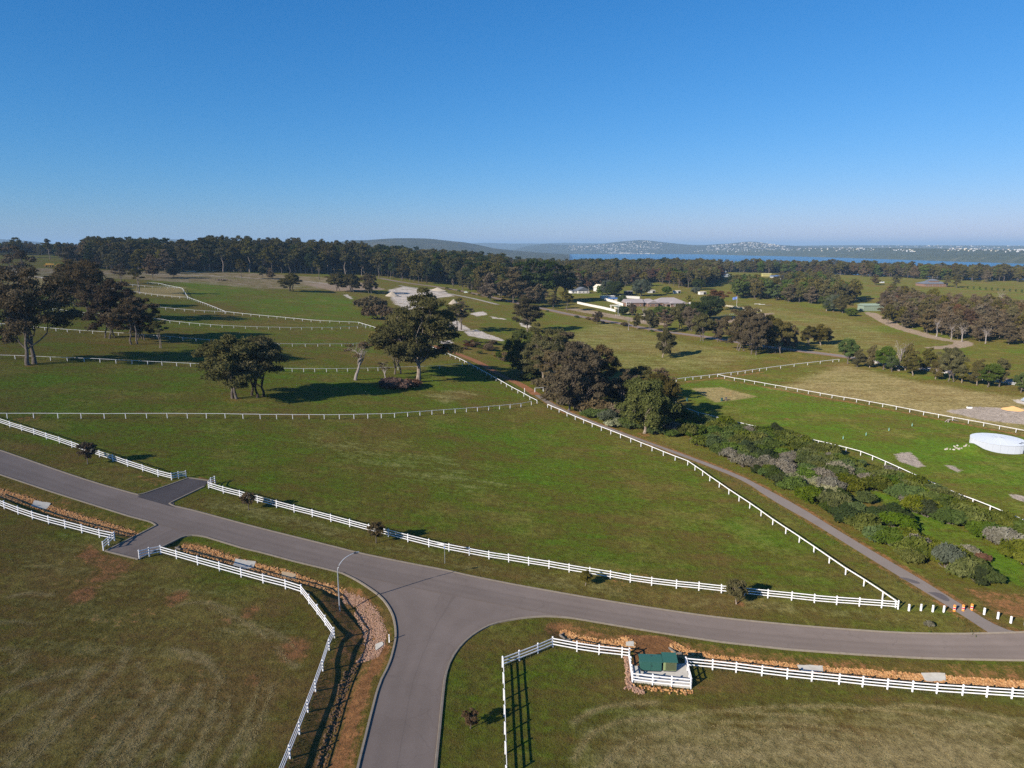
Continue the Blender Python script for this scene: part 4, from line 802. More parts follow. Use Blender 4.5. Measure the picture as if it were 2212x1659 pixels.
def slab(name, pxs, label, mat, lift=.09, group=None):
    P = hits(pxs); rr = random.Random(len(label)); Q = []
    for a_, b_ in zip(P, np.roll(P, -1, 0)):
        for t in (0, .25, .5, .75): Q.append(a_ + (b_ - a_) * t + (np.array([rr.uniform(-.06, .06), rr.uniform(-.06, .06)]) if t else 0))
    P = np.array(Q); n = len(P); c = P.mean(0); I = c + (P - c) * .5
    zz = lambda q: gz(*q) + lift + .05
    V = [(*c, zz(c))] + [(*q, zz(q)) for q in I] + [(*q, zz(q)) for q in P] + [(*q, zz(q) - .35) for q in P]
    Fq = [(0, i + 1, (i + 1) % n + 1) for i in range(n)] + [(i + 1, i + 1 + n, (i + 1) % n + 1 + n, (i + 1) % n + 1) for i in range(n)] + [(i + 1 + n, i + 1 + 2 * n, (i + 1) % n + 1 + 2 * n, (i + 1) % n + 1 + n) for i in range(n)]
    o = MB().add(V, Fq).build(name, mat)
    if o.data.polygons[0].normal.z < 0: o.data.flip_normals()
    return tag(o, label, 'slab', group)
GS = 'concrete drop slabs in the stone drains'
slab('concrete_slab', [(73.5, 1076.8), (109.6, 1085), (100, 1094), (84, 1094), (66.5, 1088.9)], 'pale concrete slab in the left drain, near the picture edge', CONC, group=GS)
slab('concrete_slab', [(508, 1202.5), (552.6, 1211.3), (548, 1220), (530, 1224.7), (503, 1216.4)], 'pale concrete slab in the drain below the lower left driveway', CONC, group=GS)
slab('concrete_slab', [(609.6, 1230.3), (638.8, 1236.6), (637.5, 1245.5), (607, 1238)], 'tan concrete slab in the drain left of the street lamp', CONC_TAN, group=GS)
slab('concrete_slab', [(810, 1384), (826, 1381), (828, 1389), (812, 1397)], 'small grey concrete slab at the foot of the curved bank', CONC, group=GS)
slab('concrete_slab', [(1352, 1386), (1368, 1386), (1370, 1397), (1353, 1394)], 'small pale concrete slab beside the red soil pad', CONC, group=GS)
slab('concrete_slab', [(1722.8, 1430.8), (1777.5, 1433.7), (1778.4, 1445), (1734.6, 1446.4)], 'pale concrete slab in the right drain, nearer the cabinets', CONC, group=GS)
slab('concrete_slab', [(1990.3, 1449.4), (2042, 1450.9), (2043.6, 1464.2), (2003.6, 1467)], 'pale concrete slab in the right drain, farther from the cabinets', CONC, group=GS)
CONC_D = plain('shade_dark_concrete', (.17, .15, .13), .9, .2, 2, bmp=.3)  # concrete darkened so its colour carries the shade at the culvert ends
def culvert(px, py, rz, label):
    p = at(px, py); o = thing('culvert_end', label, 'culvert', p + Vector((0, 0, -.28)), rz, 'culvert ends')
    MB().box((0, .3, .2), (1.2, .14, .8)).build('headwall', CONC_D, o)
    for s_ in (-1, 1): MB().box((s_ * .66, -.1, .12), (.12, .8, .65), 0, s_ * .35).build('wing_wall', CONC_D, o)
    MB().tube([(0, .225, .2), (0, .16, .2)], .34, 14).build('pipe_mouth_shade', BLACK, o)  # solid black disc standing in for the shade inside the pipe
culvert(388, 1180, R(150), 'dark culvert end beside the lower left driveway'); culvert(1219, 1371, R(120), 'dark culvert end left of the fence corner above the cabinets'); culvert(1456, 1404, R(120), 'dark culvert end on the right of the red soil pad')
# ------------------------------------------------------------------ round tank
ROOFSEAM = plain('tank_seam', (.55, .58, .63), .5)
r_t = 50.2 / px_m(Vector((TANK[0], TANK[1], gz(*TANK)))); zt = float(base(*TANK)) - .1; h_t = 2.35
o = thing('water_tank', 'large round white water tank standing in the bright paddock', 'water tank', (TANK[0], TANK[1], zt))
n = 60; V = []; Fq = []
for k in range(n):
    a = 2 * math.pi * k / n; q = r_t + (.03 if k % 2 else 0)
    V += [(q * math.cos(a), q * math.sin(a), 0), (q * math.cos(a), q * math.sin(a), h_t)]
Fq = [(2 * k, 2 * ((k + 1) % n), 2 * ((k + 1) % n) + 1, 2 * k + 1) for k in range(n)]
MB().add(V, Fq).build('wall', TANKWHITE, o)
V = [(0, 0, h_t + .55)] + [((r_t + .12) * math.cos(2 * math.pi * k / n), (r_t + .12) * math.sin(2 * math.pi * k / n), h_t) for k in range(n)] + [((r_t + .12) * math.cos(2 * math.pi * k / n), (r_t + .12) * math.sin(2 * math.pi * k / n), h_t - .12) for k in range(n)]
MB().add(V, [(0, k + 1, (k + 1) % n + 1) for k in range(n)] + [(k + 1, k + 1 + n, (k + 1) % n + 1 + n, (k + 1) % n + 1) for k in range(n)]).build('roof', TANKWHITE, o)
for a in (-62, -48): MB().box(((r_t - .9) * math.cos(R(a)), (r_t - .9) * math.sin(R(a)), h_t + .12), (.6, .5, .1), 0, R(a)).build('hatch', DARK, o)
for k in range(5): MB().box(((r_t + .15) * math.cos(R(-36)), (r_t + .15) * math.sin(R(-36)), .3 + k * .45), (.06, .5, .06), 0, R(-36)).build('ladder_rung', DARK, o)
MB().box(((r_t + .35) * math.cos(R(-60)), (r_t + .35) * math.sin(R(-60)), .45), (.7, .7, .9), 0, R(-60)).build('pump_box', DARK, o)
for k in range(24): a = 2 * math.pi * k / 24; MB().box(((r_t + .05) * math.cos(a), (r_t + .05) * math.sin(a), h_t / 2), (.07, .05, h_t - .2), 0, a + math.pi / 2).build('wall_seam', TANKWHITE, o); MB().add([(.02 * -math.sin(a), .02 * math.cos(a), h_t + .58), (-.02 * -math.sin(a), -.02 * math.cos(a), h_t + .58), ((r_t + .1) * math.cos(a) + .05 * math.sin(a), (r_t + .1) * math.sin(a) - .05 * math.cos(a), h_t + .035), ((r_t + .1) * math.cos(a) - .05 * math.sin(a), (r_t + .1) * math.sin(a) + .05 * math.cos(a), h_t + .035)], [(0, 1, 2, 3)]).build('roof_seam', ROOFSEAM, o)
MB().tube([(0, 0, -.25), (0, 0, .03)], r_t + .7, 40).build('gravel_base', GRAVEL, o)
# stakes, drums, debris in the tank paddock
for k, (px, py, w_) in enumerate(((1970, 921, 'nearest the slanting fence'), (1920, 931, 'second from the slanting fence'), (1870.6, 941, 'third from the slanting fence'), (1821, 949, 'nearest the shrub belt'))):
    o = thing('tree_guard', 'pale thin plant guard stake in the bright paddock, ' + w_, 'stake', at(px, py), 0, 'plant guards in the tank paddock')
    MB().tube([(0, 0, 0), (0, 0, 1.0)], .04, 6).build('stake', PALEGUARD, o); MB().tube([(0, 0, .1), (0, 0, .7)], .1, 6).build('sleeve', PALEGUARD, o)
for px, py, lab, m1 in ((1558.9, 866, 'dark green drum at the front of the brown bare patch', GREENBOX), (1568, 865, 'brown box-shaped drum beside the green drum', BROWNWOOD), (1484, 866.5, 'green drum in the shade left of the brown patch', GREENBOX), (1452, 851, 'dark drum farthest left of the brown patch', GREENBOX)):
    o = thing('feed_drum', lab, 'drum', at(px, py)); MB().tube([(0, 0, 0), (0, 0, 1.0)], .38, 14).build('body', m1, o); MB().tube([(0, 0, 1.0), (0, 0, 1.06)], .41, 14).build('lid', DARK, o)
    for hgt in (.3, .65): MB().tube([(0, 0, hgt), (0, 0, hgt + .05)], .4, 14).build('hoop', DARK, o)
p = at(2048, 912); o = thing('fallen_branch', 'grey stump and fallen branch under the slanting fence', 'dead wood', p)
MB().tube([(0, 0, -.1), (.1, 0, .9)], [.22, .18], 8).build('stump', BARK_DEAD, o)
MB().tube([(-1.2, -.3, .1), (-.3, -.1, .8)], [.1, .14], 7).tube([(.2, .1, .8), (1.5, .3, .9), (3.2, .2, .3)], [.16, .12, .05], 7).tube([(1.5, .3, .9), (2.6, .9, .2)], [.08, .04], 6).build('branch', BARK_DEAD, o)
for px, py, h_, r0, m1, lab in ((2188, 884.5, 1.1, 3.6, SANDPILE, 'orange sand heap by the grey gravel at the right picture edge'), (987, 670, 3.2, 5.4, SANDPILE, 'orange sand heap behind the tall pale-barked gum'), (980, 657, 4.0, 4.5, PALESAND, 'pale sand heap behind the tall pale-barked gum'), (847, 640, 4.0, 6.0, PALESAND, 'pale sand heap on the white sand at the earthworks'), (945, 628, 3, 8, PALESAND, 'long white sand heap by the gravel drive')):
    c = hit(px, py); rr = random.Random(int(px)); V = [(0, 0, h_)]; nr = 18
    for j in range(1, 6):
        for k in range(nr):
            a = 2 * math.pi * k / nr; q = j / 5; V.append((r0 * q * math.cos(a) * (1 + rr.uniform(-.06, .06)), r0 * .8 * q * math.sin(a) * (1 + rr.uniform(-.06, .06)), h_ * (1 - q) ** 1.15 + rr.uniform(-.06, .06) * h_ * (j < 5) - (.15 if j == 5 else 0)))
    Fq = [(0, k + 1, (k + 1) % nr + 1) for k in range(nr)] + [(1 + j * nr + k, 1 + (j + 1) * nr + k, 1 + (j + 1) * nr + (k + 1) % nr, 1 + j * nr + (k + 1) % nr) for j in range(4) for k in range(nr)]
    tag(MB().add(V, Fq).build('sand_heap', m1, None, (c[0], c[1], gz(*c))), lab, 'heap')
p = at(2094, 882); o = thing('water_trough', 'small white trough on the grey gravel patch', 'trough', p); MB().box((0, 0, .25), (1.5, .7, .5)).build('tub', WHITE, o); MB().box((0, 0, .51), (1.3, .5, .03)).build('water_surface', GLASS, o)
# ------------------------------------------------------------------ vehicles and machines
def car(px, py, rz, paint, label, name='parked_car', van=False):
    o = thing(name, label, 'van' if van else 'car', at(px, py), rz)
    L, Wd = (5.2, 1.9) if van else (4.6, 1.8); hb = .95
    prof = [(-L / 2, .35), (L / 2, .35), (L / 2, .75), (L * .47, .95), (L * .2, 1.0), (-L * .46, 1.0), (-L / 2, .85)]
    V = [(x, s * Wd / 2, z) for s in (-1, 1) for x, z in prof]; k = len(prof)
    MB().add(V, [tuple(range(k)), tuple(range(2 * k - 1, k - 1, -1))] + [(i, k + i, k + (i + 1) % k, (i + 1) % k) for i in range(k)]).build('body', paint, o)
    top = 2.1 if van else 1.5; f = L * .3 if van else L * .18; b = -L * .46 if van else -L * .42
    c = [(b, .82, 1.0), (f, .82, 1.0), (f - .6, .7, top), (b + (.1 if van else .55), .7, top)]
    V = [(x, s * y, z) for s in (-1, 1) for x, y, z in c]
    cab = MB().add(V, [(0, 1, 2, 3), (7, 6, 5, 4), (1, 5, 6, 2), (0, 3, 7, 4), (3, 2, 6, 7)]).build('cabin', paint, o)
    for s in (-1, 1): MB().add([(b + .45, s * .815, 1.08), (f - .25, s * .815, 1.08), (f - .68, s * .725, top - .1), (b + .72, s * .725, top - .1)], [(0, 1, 2, 3)]).build('side_window', GLASS, cab)
    MB().add([(f + .01, -.72, 1.06), (f + .01, .72, 1.06), (f - .56, .64, top - .08), (f - .56, -.64, top - .08)], [(0, 1, 2, 3)]).build('windscreen', GLASS, cab)
    for x in (-L * .31, L * .31):
        for s in (-1, 1):
            wh = MB().tube([(x, s * (Wd / 2 - .2), .33), (x, s * (Wd / 2 + .02), .33)], .33, 14).build('wheel', TYRE, o); MB().tube([(x, s * (Wd / 2 + .02), .33), (x, s * (Wd / 2 + .035), .33)], .19, 10).build('rim', STEEL, wh)
    for s in (-1, 1): MB().box((L / 2, s * .65, .72), (.05, .35, .16)).build('headlight', STEEL, o)
car(2222, 868, R(12), plain('silver_blue_paint', (.42, .47, .52), .3, .05, 1, metal=.3), 'silver car half cut off by the right picture edge', van=False)
car(1905, 611.5, R(175), WHITE, 'white van parked on the far lawn left of the dark pagoda roof', 'parked_van', True)
car(1008, 633, R(-25), plain('pale_green_paint', (.45, .52, .46), .4, .05, 1), 'pale ute parked beside the gravel drive behind the tall gum')
car(1328, 646, R(15), DARK, 'dark car parked under the carport by the white garden wall')
car(2008 - 12, 698, R(30), DARK, 'dark vehicle beside the brown woodland track', 'parked_vehicle')
def dumper(px, py, rz, label):
    o = thing('dump_truck', label, 'dump truck', at(px, py), rz, 'yellow earth movers on the far left rise')
    MB().box((2.3, 0, 1.5), (2.0, 2.4, .9)).build('bonnet', YELLOWM, o); cb = MB().box((1.1, 0, 2.6), (1.5, 1.9, 1.6), taper=.9).build('cab', YELLOWM, o); MB().box((1.88, 0, 2.75), (.05, 1.6, .9)).build('windscreen', GLASS, cb)
    MB().add([(.4, -1.5, 1.7), (.4, 1.5, 1.7), (-3.6, 1.5, 1.9), (-3.6, -1.5, 1.9), (.7, -1.6, 3.6), (.7, 1.6, 3.6), (-4.3, 1.6, 3.0), (-4.3, -1.6, 3.0)], [(3, 2, 1, 0), (0, 1, 5, 4), (1, 2, 6, 5), (3, 0, 4, 7)]).build('tip_body', YELLOWM, o)
    for x in (2.3, -1.0, -2.7):
        for s in (-1, 1): wv = MB().tube([(x, s * .9, .85), (x, s * 1.5, .85)], .85, 14).build('wheel', TYRE, o); MB().tube([(x, s * 1.5, .85), (x, s * 1.52, .85)], .4, 10).build('rim', YELLOWM, wv)
    MB().box((-.5, 0, 1.35), (6, 1.0, .5)).build('chassis', DARK, o)
dumper(105, 577, R(200), 'yellow dump truck farther left of the pair on the rise'); dumper(129, 578, R(195), 'yellow dump truck farther right of the pair on the rise'); dumper(206, 580, R(160), 'yellow earth mover half hidden behind the grey bare tree')
# ------------------------------------------------------------------ buildings
def windows(o, wallobj, w, d, h, cx, cy, n, name='window', z0=.9, hh=1.3, ww=1.2, door=None):
    for k in range(n):
        x = cx - w / 2 + w * (k + .5) / n
        f = MB().box((x, cy - d / 2 - .03, z0 + hh / 2), (ww, .08, hh)).build(name, WWALL, o)
        MB().box((x, cy - d / 2 - .08, z0 + hh / 2), (ww - .2, .04, hh - .2)).build('pane', GLASS, f)
def house(px, py, rz, blocks, wall, roofm, label, name='house', cat='house', nwin=None, sc=1.0):
    p = at(px, py); o = thing(name, label, cat, p - Vector((0, 0, .3)), rz)
    for i, (cx, cy, w, d, h, hr, kind, ax) in enumerate(blocks):
        wl = MB().box((cx, cy, h / 2), (w, d, h)); wo = wl.build('wall', wall, o)
        if kind != 'flat': MB().roof((cx, cy, h), (w, d), hr, kind, ax, 0, .7).build('roof', roofm, o)
        else: MB().box((cx, cy, h + .08), (w + .8, d + .8, .16)).build('roof', roofm, o)
        n = nwin if nwin is not None else max(1, int(w / 4))
        windows(o, wo, w, d, h, cx, cy, n)
    return o
o = house(1408, 661, R(8), [(-17, 0, 15, 11, 3.6, 2.9, 'gable', 'x'), (-3, 2, 15, 12, 3.4, 3.0, 'hip', 'x'), (15, 3, 26, 15, 3.4, 3.8, 'hip', 'x'), (-1.5, -4.5, 9, 6, 3.2, 2.4, 'gable', 'y'), (19, -6, 10, 6, 3.2, 2.0, 'hip', 'x'), (-12, 10, 20, 9, 3.2, 2.6, 'hip', 'x')],
    BRICK, ROOFGREY, 'sprawling brown brick homestead under long grey roofs in a walled garden')
for k in range(6): MB().box((9 + k * 4, -9.6, 1.5), (.2, .2, 3.0)).build('veranda_post', WWALL, o)
MB().box((19, -8.4, 3.05), (23, 3.4, .14)).build('veranda_roof', ROOFGREY, o)
MB().add([(-5.6, -7.55, 3.3), (2.6, -7.55, 3.3), (-1.5, -7.55, 5.4)], [(0, 1, 2)]).build('gable_panel', GLASS, o)
for x in (-24.4, -20.6): MB().box((x, -6.2, 2.2), (.35, .35, 4.4)).build('porch_frame', WWALL, o)
MB().box((-22.5, -6.2, 4.4), (4.3, .35, .35)).build('porch_beam', WWALL, o); MB().box((-22.5, -6.2, 2.6), (4.3, .3, .25)).build('porch_beam', WWALL, o)
MB().box((15, 3.2, 6.9), (.6, .6, 1.4)).build('chimney', BRICK, o)
def wall_line(pxs, h, label, mat=WWALL):
    P = resample(hits(pxs), step=4); o = thing('garden_wall', label, 'wall', (*P[0], gz(*P[0])))
    for a, b in zip(P[:-1], P[1:]):
        za, zb = gz(*a), gz(*b); d = b - a; L = math.hypot(*d)
        MB().box(((a[0] + b[0]) / 2 - P[0][0], (a[1] + b[1]) / 2 - P[0][1], (za + zb) / 2 - o.location.z + h / 2 - .2), (L - .03, .25, h + .4), 0, math.atan2(d[1], d[0])).build('panel', mat, o)
    return o
wall_line([(1247, 656), (1275, 662), (1300, 667), (1329.5, 674)], 1.9, 'long white garden wall along the brown verge before the homestead')
wall_line([(1306, 648.5), (1325, 654), (1346, 661)], 2.2, 'shorter white wall slanting up to the homestead')
wall_line([(1338, 643.5), (1360, 644.5), (1382, 646)], 2.4, 'white courtyard wall behind the homestead roofs')
wall_line([(1488, 658), (1500, 659)], 2.2, 'low white wall at the right end of the homestead')
p = at(1328.5, 670); o = thing('pergola', 'white garden pergola between the two white walls', 'pergola', p, R(6))
for x in (-3.4, 3.4):
    for y in (-1.2, 1.2): MB().box((x, y, 1.8), (.35, .35, 3.6)).build('post', WWALL, o)
for y in (-1.2, 1.2): MB().box((0, y, 3.7), (8.2, .3, .35)).build('beam', WWALL, o)
for k in range(7): MB().box((-3.3 + k * 1.1, 0, 3.98), (.2, 3.2, .2)).build('rafter', WWALL, o)
p = at(1335, 683); o = thing('power_pole', 'white-grey power pole before the pergola', 'pole', p); MB().tube([(0, 0, 0), (0, 0, 9.5)], [.18, .12], 8).build('pole', STEEL, o); MB().box((0, 0, 8.9), (2.2, .12, .14)).build('crossarm', BROWNWOOD, o)
for sx in (-1.6, 1.2): MB().tube([(sx, 0, 0), (sx, 0, 1.6)], .1, 6).build('stay_post', WWALL, o)
house(1312, 645, R(10), [(0, 0, 13, 6, 2.8, .4, 'flat', 'x')], STEEL, WWALL, 'long open carport with pale flat roof left of the homestead', 'carport', 'carport', 0)
house(1324, 650, R(8), [(0, 0, 7, 4.5, 2.4, 1.0, 'gable', 'x')], CREAM, ROOFBLUE, 'small cream shed with blue-grey roof beside the slanting wall', 'garden_shed', 'shed', 1)
house(1334, 667, R(8), [(0, 0, 4.5, 3.5, 2.2, 1.6, 'hip', 'x')], CREAM, SHEDGREEN, 'small summerhouse with pale green roof left of the homestead', 'summerhouse', 'summerhouse', 1)
house(1257, 633, R(20), [(0, 0, 13, 8, 3.4, 3.2, 'gable', 'y'), (-9, 1, 8, 7, 3.0, 1.8, 'hip', 'x')], WWALL, ROOFDARK, 'white cottage with dark gabled roof beside the black pines')
house(1294, 629, R(35), [(0, 0, 9, 8, 4.5, 3.2, 'gable', 'y')], WWALL, CREAM, 'plain white gabled barn half hidden by round garden trees', 'barn', 'barn', 1)
house(1357, 636, R(5), [(0, 0, 8, 6, 3.6, .5, 'flat', 'x')], DARK, ROOFGREY, 'dark open hay shed with flat grey roof left of the silver willow', 'hay_shed', 'shed', 0)
for px, py, wv in ((1406.8, 632.5, 'beside the silver willow'), (1461.8, 633.5, 'in the middle of the row'), (1516.5, 636, 'at the right end of the row, below the bushes')):
    o = house(px, py, R(14), [(0, 0, 7, 4.2, 3.0, .3, 'flat', 'x')], WWALL, CREAM, 'small white horse shelter ' + wv, 'horse_shelter', 'shelter', 0); o['group'] = 'white horse shelters'
    MB().box((1.9, -2.12, 1.3), (2.6, .1, 2.4)).build('doorway_shade', BLACK, o)  # black panel on the closed wall, painted shade of the open doorway
o = house(1880, 670.5, R(4), [(0, 0, 17, 9, 4.6, 1.4, 'gable', 'x')], SHEDGREEN, SHEDGREEN, 'pale green farm shed beside the brown woodland track', 'farm_shed', 'shed', 0)
MB().box((4.5, -4.53, 1.7), (3.5, .1, 3.4)).build('roller_door', SHEDGREEN, o)
for k in range(9): MB().box((-8 + k * 1.7, -4.54, 2.3), (.08, .06, 4.5)).build('wall_rib', SHEDGREEN, o)
o = thing('water_tank', 'dark rainwater tank at the right end of the green shed', 'water tank', at(1902, 670)); MB().tube([(0, 0, 0), (0, 0, 2.4)], 1.6, 16).build('wall', DARK, o); MB().tube([(0, 0, 2.4), (0, 0, 2.8)], [1.65, .3], 16).build('roof', DARK, o)
house(1519, 594, R(5), [(0, 0, 26, 16, 3.8, 6.5, 'hip', 'x'), (-22, -2, 12, 9, 4.2, 2.0, 'hip', 'x')], CREAM, ROOFGREEN, 'cream house with a broad green hipped roof on the rise')
for px, py, lab in ((1549, 591, 'grey shade-cloth house, rear one beside the green roof'), (1556, 598, 'grey shade-cloth house, front one beside the green roof')):
    o = house(px, py, R(2), [(0, 0, 26, 10, 3.5, 1.0, 'gable', 'x')], plain('shade_cloth', (.26, .28, .29), .8), plain('shade_cloth_roof', (.30, .32, .33), .8), lab, 'shade_house', 'greenhouse', 0)
house(1706, 602, R(3), [(0, 0, 26, 13, 3.4, 4.2, 'hip', 'x')], CREAM, ROOFBLUE, 'cream house with a blue hipped roof')
house(1671, 603, R(-12), [(0, 0, 9, 7, 4.2, 1.0, 'gable', 'x'), (7, 3, 9, 7, 4.8, .8, 'gable', 'x')], WWALL, ROOFBLUE, 'white flat-sided shed left of the blue-roofed house', 'farm_shed', 'shed', 1)
house(1655, 597, R(-4), [(0, 0, 12, 7, 4.0, .8, 'gable', 'x')], plain('mustard_wall', (.40, .36, .14), .7), plain('mustard_roof', (.42, .38, .17), .6), 'mustard yellow shed left of the white shed', 'farm_shed', 'shed', 0)
house(2012, 618, R(4), [(0, 0, 30, 17, 3.6, 3.4, 'hip', 'x'), (0, 0, 12, 8, 7.0, 2.2, 'hip', 'x')], BRICK, ROOFDARK, 'brick house under a two-tier dark pagoda roof on the far lawn')
house(1085, 636, R(10), [(0, 0, 10, 7, 3.4, 2.4, 'hip', 'x')], CREAM, ROOFDARK, 'small dark-roofed house glimpsed through the trees by the gravel drive', nwin=2)
p = at(1591, 663); o = thing('flag_pole', 'white flagpole flying a pale blue flag on the lawn', 'flag', p); MB().tube([(0, 0, 0), (0, 0, 9)], .09, 8).build('pole', WHITE, o)
V = [(-.1 - i * .6, .25 * math.sin(i * 1.1), 8.8 - j * 2.2 - i * .12) for j in range(2) for i in range(7)]
MB().add(V, [(i, i + 1, i + 8, i + 7) for i in range(6)]).build('flag', FLAGM, o)
o = thing('garden_ornament', 'white garden ornament on the lawn below the flag', 'ornament', at(1609, 676)); MB().box((0, 0, .4), (2.2, 1.4, .8)).build('plinth', WWALL, o); MB().tube([(-.4, 0, .8), (-.2, 0, 1.6), (.5, 0, 2.6)], [.5, .35, .2], 8).build('figure', WWALL, o)
for px, py, lab in ((1636, 657, 'pale jump pole stack on the far lawn, left one'), (1646, 658, 'pale jump pole stack on the far lawn, middle one'), (1660, 659.5, 'brown jump pole stack on the far lawn, right one')):
    o = thing('jump_stack', lab, 'timber stack', at(px, py)); 
    for k in range(4): MB().tube([(-2.6, k * .35 - .5, .2), (2.6, k * .35 - .5, .2)], .16, 6).build('pole', WWALL if 'pale' in lab else BROWNWOOD, o)
# old timber and rubble heaps by the earthworks
rr = random.Random(4)
for px, py, lab in ((140, 594, 'pale rubble heap beside the far left fence'), (415, 588, 'pale rubble heap on the earthworks below the wood'), (455, 586, 'small rubble heap on the earthworks'), (478, 606, 'brown soil heap on the paddock beside the earthworks')):
    m_ = MB()
    for k in range(26): m_.box((rr.gauss(0, 2.6), rr.gauss(0, 1.2), rr.uniform(.1, .9)), (rr.uniform(.6, 1.8), rr.uniform(.5, 1.2), rr.uniform(.5, 1.2)), 0, rr.uniform(0, 3), .7)
    tag(m_.build('rubble_heap', PALESAND if 'pale' in lab or 'rubble' in lab else EARTH, None, at(px, py)), lab, 'heap', kind='stuff')
# ------------------------------------------------------------------ trees
def unit(v): return v / np.maximum(np.linalg.norm(v, axis=-1, keepdims=True), 1e-9)
class Tubes:
    def __init__(s): s.V = []; s.F = []; s.n = 0
    def add(s, P, rad, k=6):
        P = np.asarray(P, float); n = len(P); T = unit(np.gradient(P, axis=0)); a = np.arange(k) / k * 2 * np.pi
        up = np.where(np.abs(T[:, 2:3]) < .9, np.array([[0, 0, 1.]]), np.array([[1., 0, 0]])); U = unit(np.cross(T, up)); W = np.cross(T, U)
        rad = np.asarray(rad, float)[:, None, None]
        V = P[:, None] + rad * (U[:, None] * np.cos(a)[None, :, None] + W[:, None] * np.sin(a)[None, :, None])
        i = np.arange(n - 1)[:, None] * k; j = np.arange(k)[None]; j2 = (j + 1) % k
        s.F.append(np.stack([i + j, i + j2, i + k + j2, i + k + j], 2).reshape(-1, 4) + s.n); s.V.append(V.reshape(-1, 3)); s.n += n * k
def bend(a, b, rr, n=5, amt=.1, sag=0.0):
    t = np.linspace(0, 1, n)[:, None]; L = np.linalg.norm(b - a); P = a + (b - a) * t
    o1 = rr.normal(0, amt * L, 3); o2 = rr.normal(0, amt * L * .6, 3)
    return P + np.sin(t * np.pi) * o1 + np.sin(t * 2 * np.pi) * o2 + np.array([0, 0, 1]) * np.sin(t * np.pi) * sag * L
def leaf_cloud(rr, C, Rc, nper, size, squash=.7, jit=.75, up=.25, elong=1.5):
    """leaf sprays on the shells of many small clumps; returns verts, quads, per-face tone"""
    V = []; tone = []
    for c, r in zip(C, Rc):
        n = max(4, int(nper * rr.uniform(.7, 1.3))); d = unit(rr.normal(size=(n, 3))); d[:, 2] = np.where(d[:, 2] < -.35, -d[:, 2] * .6, d[:, 2]); d = unit(d)
        rad = r * rr.uniform(.45, 1.08, (n, 1)) * (1 + .25 * np.sin(d[:, :1] * 5 + c[0]) * np.cos(d[:, 1:2] * 4 + c[1])); p = c + d * rad * np.array([1, 1, squash])
        nr = unit(d + rr.normal(0, jit, (n, 3)) + np.array([0, 0, up])); t1 = unit(np.cross(nr, rr.normal(size=(n, 3)))); t2 = np.cross(nr, t1)
        s = size * rr.uniform(.55, 1.35, (n, 1)); e = s * elong
        cur = nr * s * rr.uniform(-.35, .1, (n, 1))
        V.append(np.stack([p - t1 * e + cur, p - t2 * s * .6, p + t1 * e + cur, p + t2 * s * .6], 1).reshape(-1, 3))
        tone.append(np.clip(rr.normal(.5, .2) + rr.normal(0, .17, n), 0, 1))
    V = np.concatenate(V); n = len(V) // 4; return V, np.arange(n * 4).reshape(n, 4), np.concatenate(tone)
def leaf_mesh(name, V, Fq, tone, mat):
    me = np_mesh(name, V, Fq, mat); a = me.attributes.new('var', 'FLOAT', 'FACE'); a.data.foreach_set('value', tone.astype(np.float32)); return me
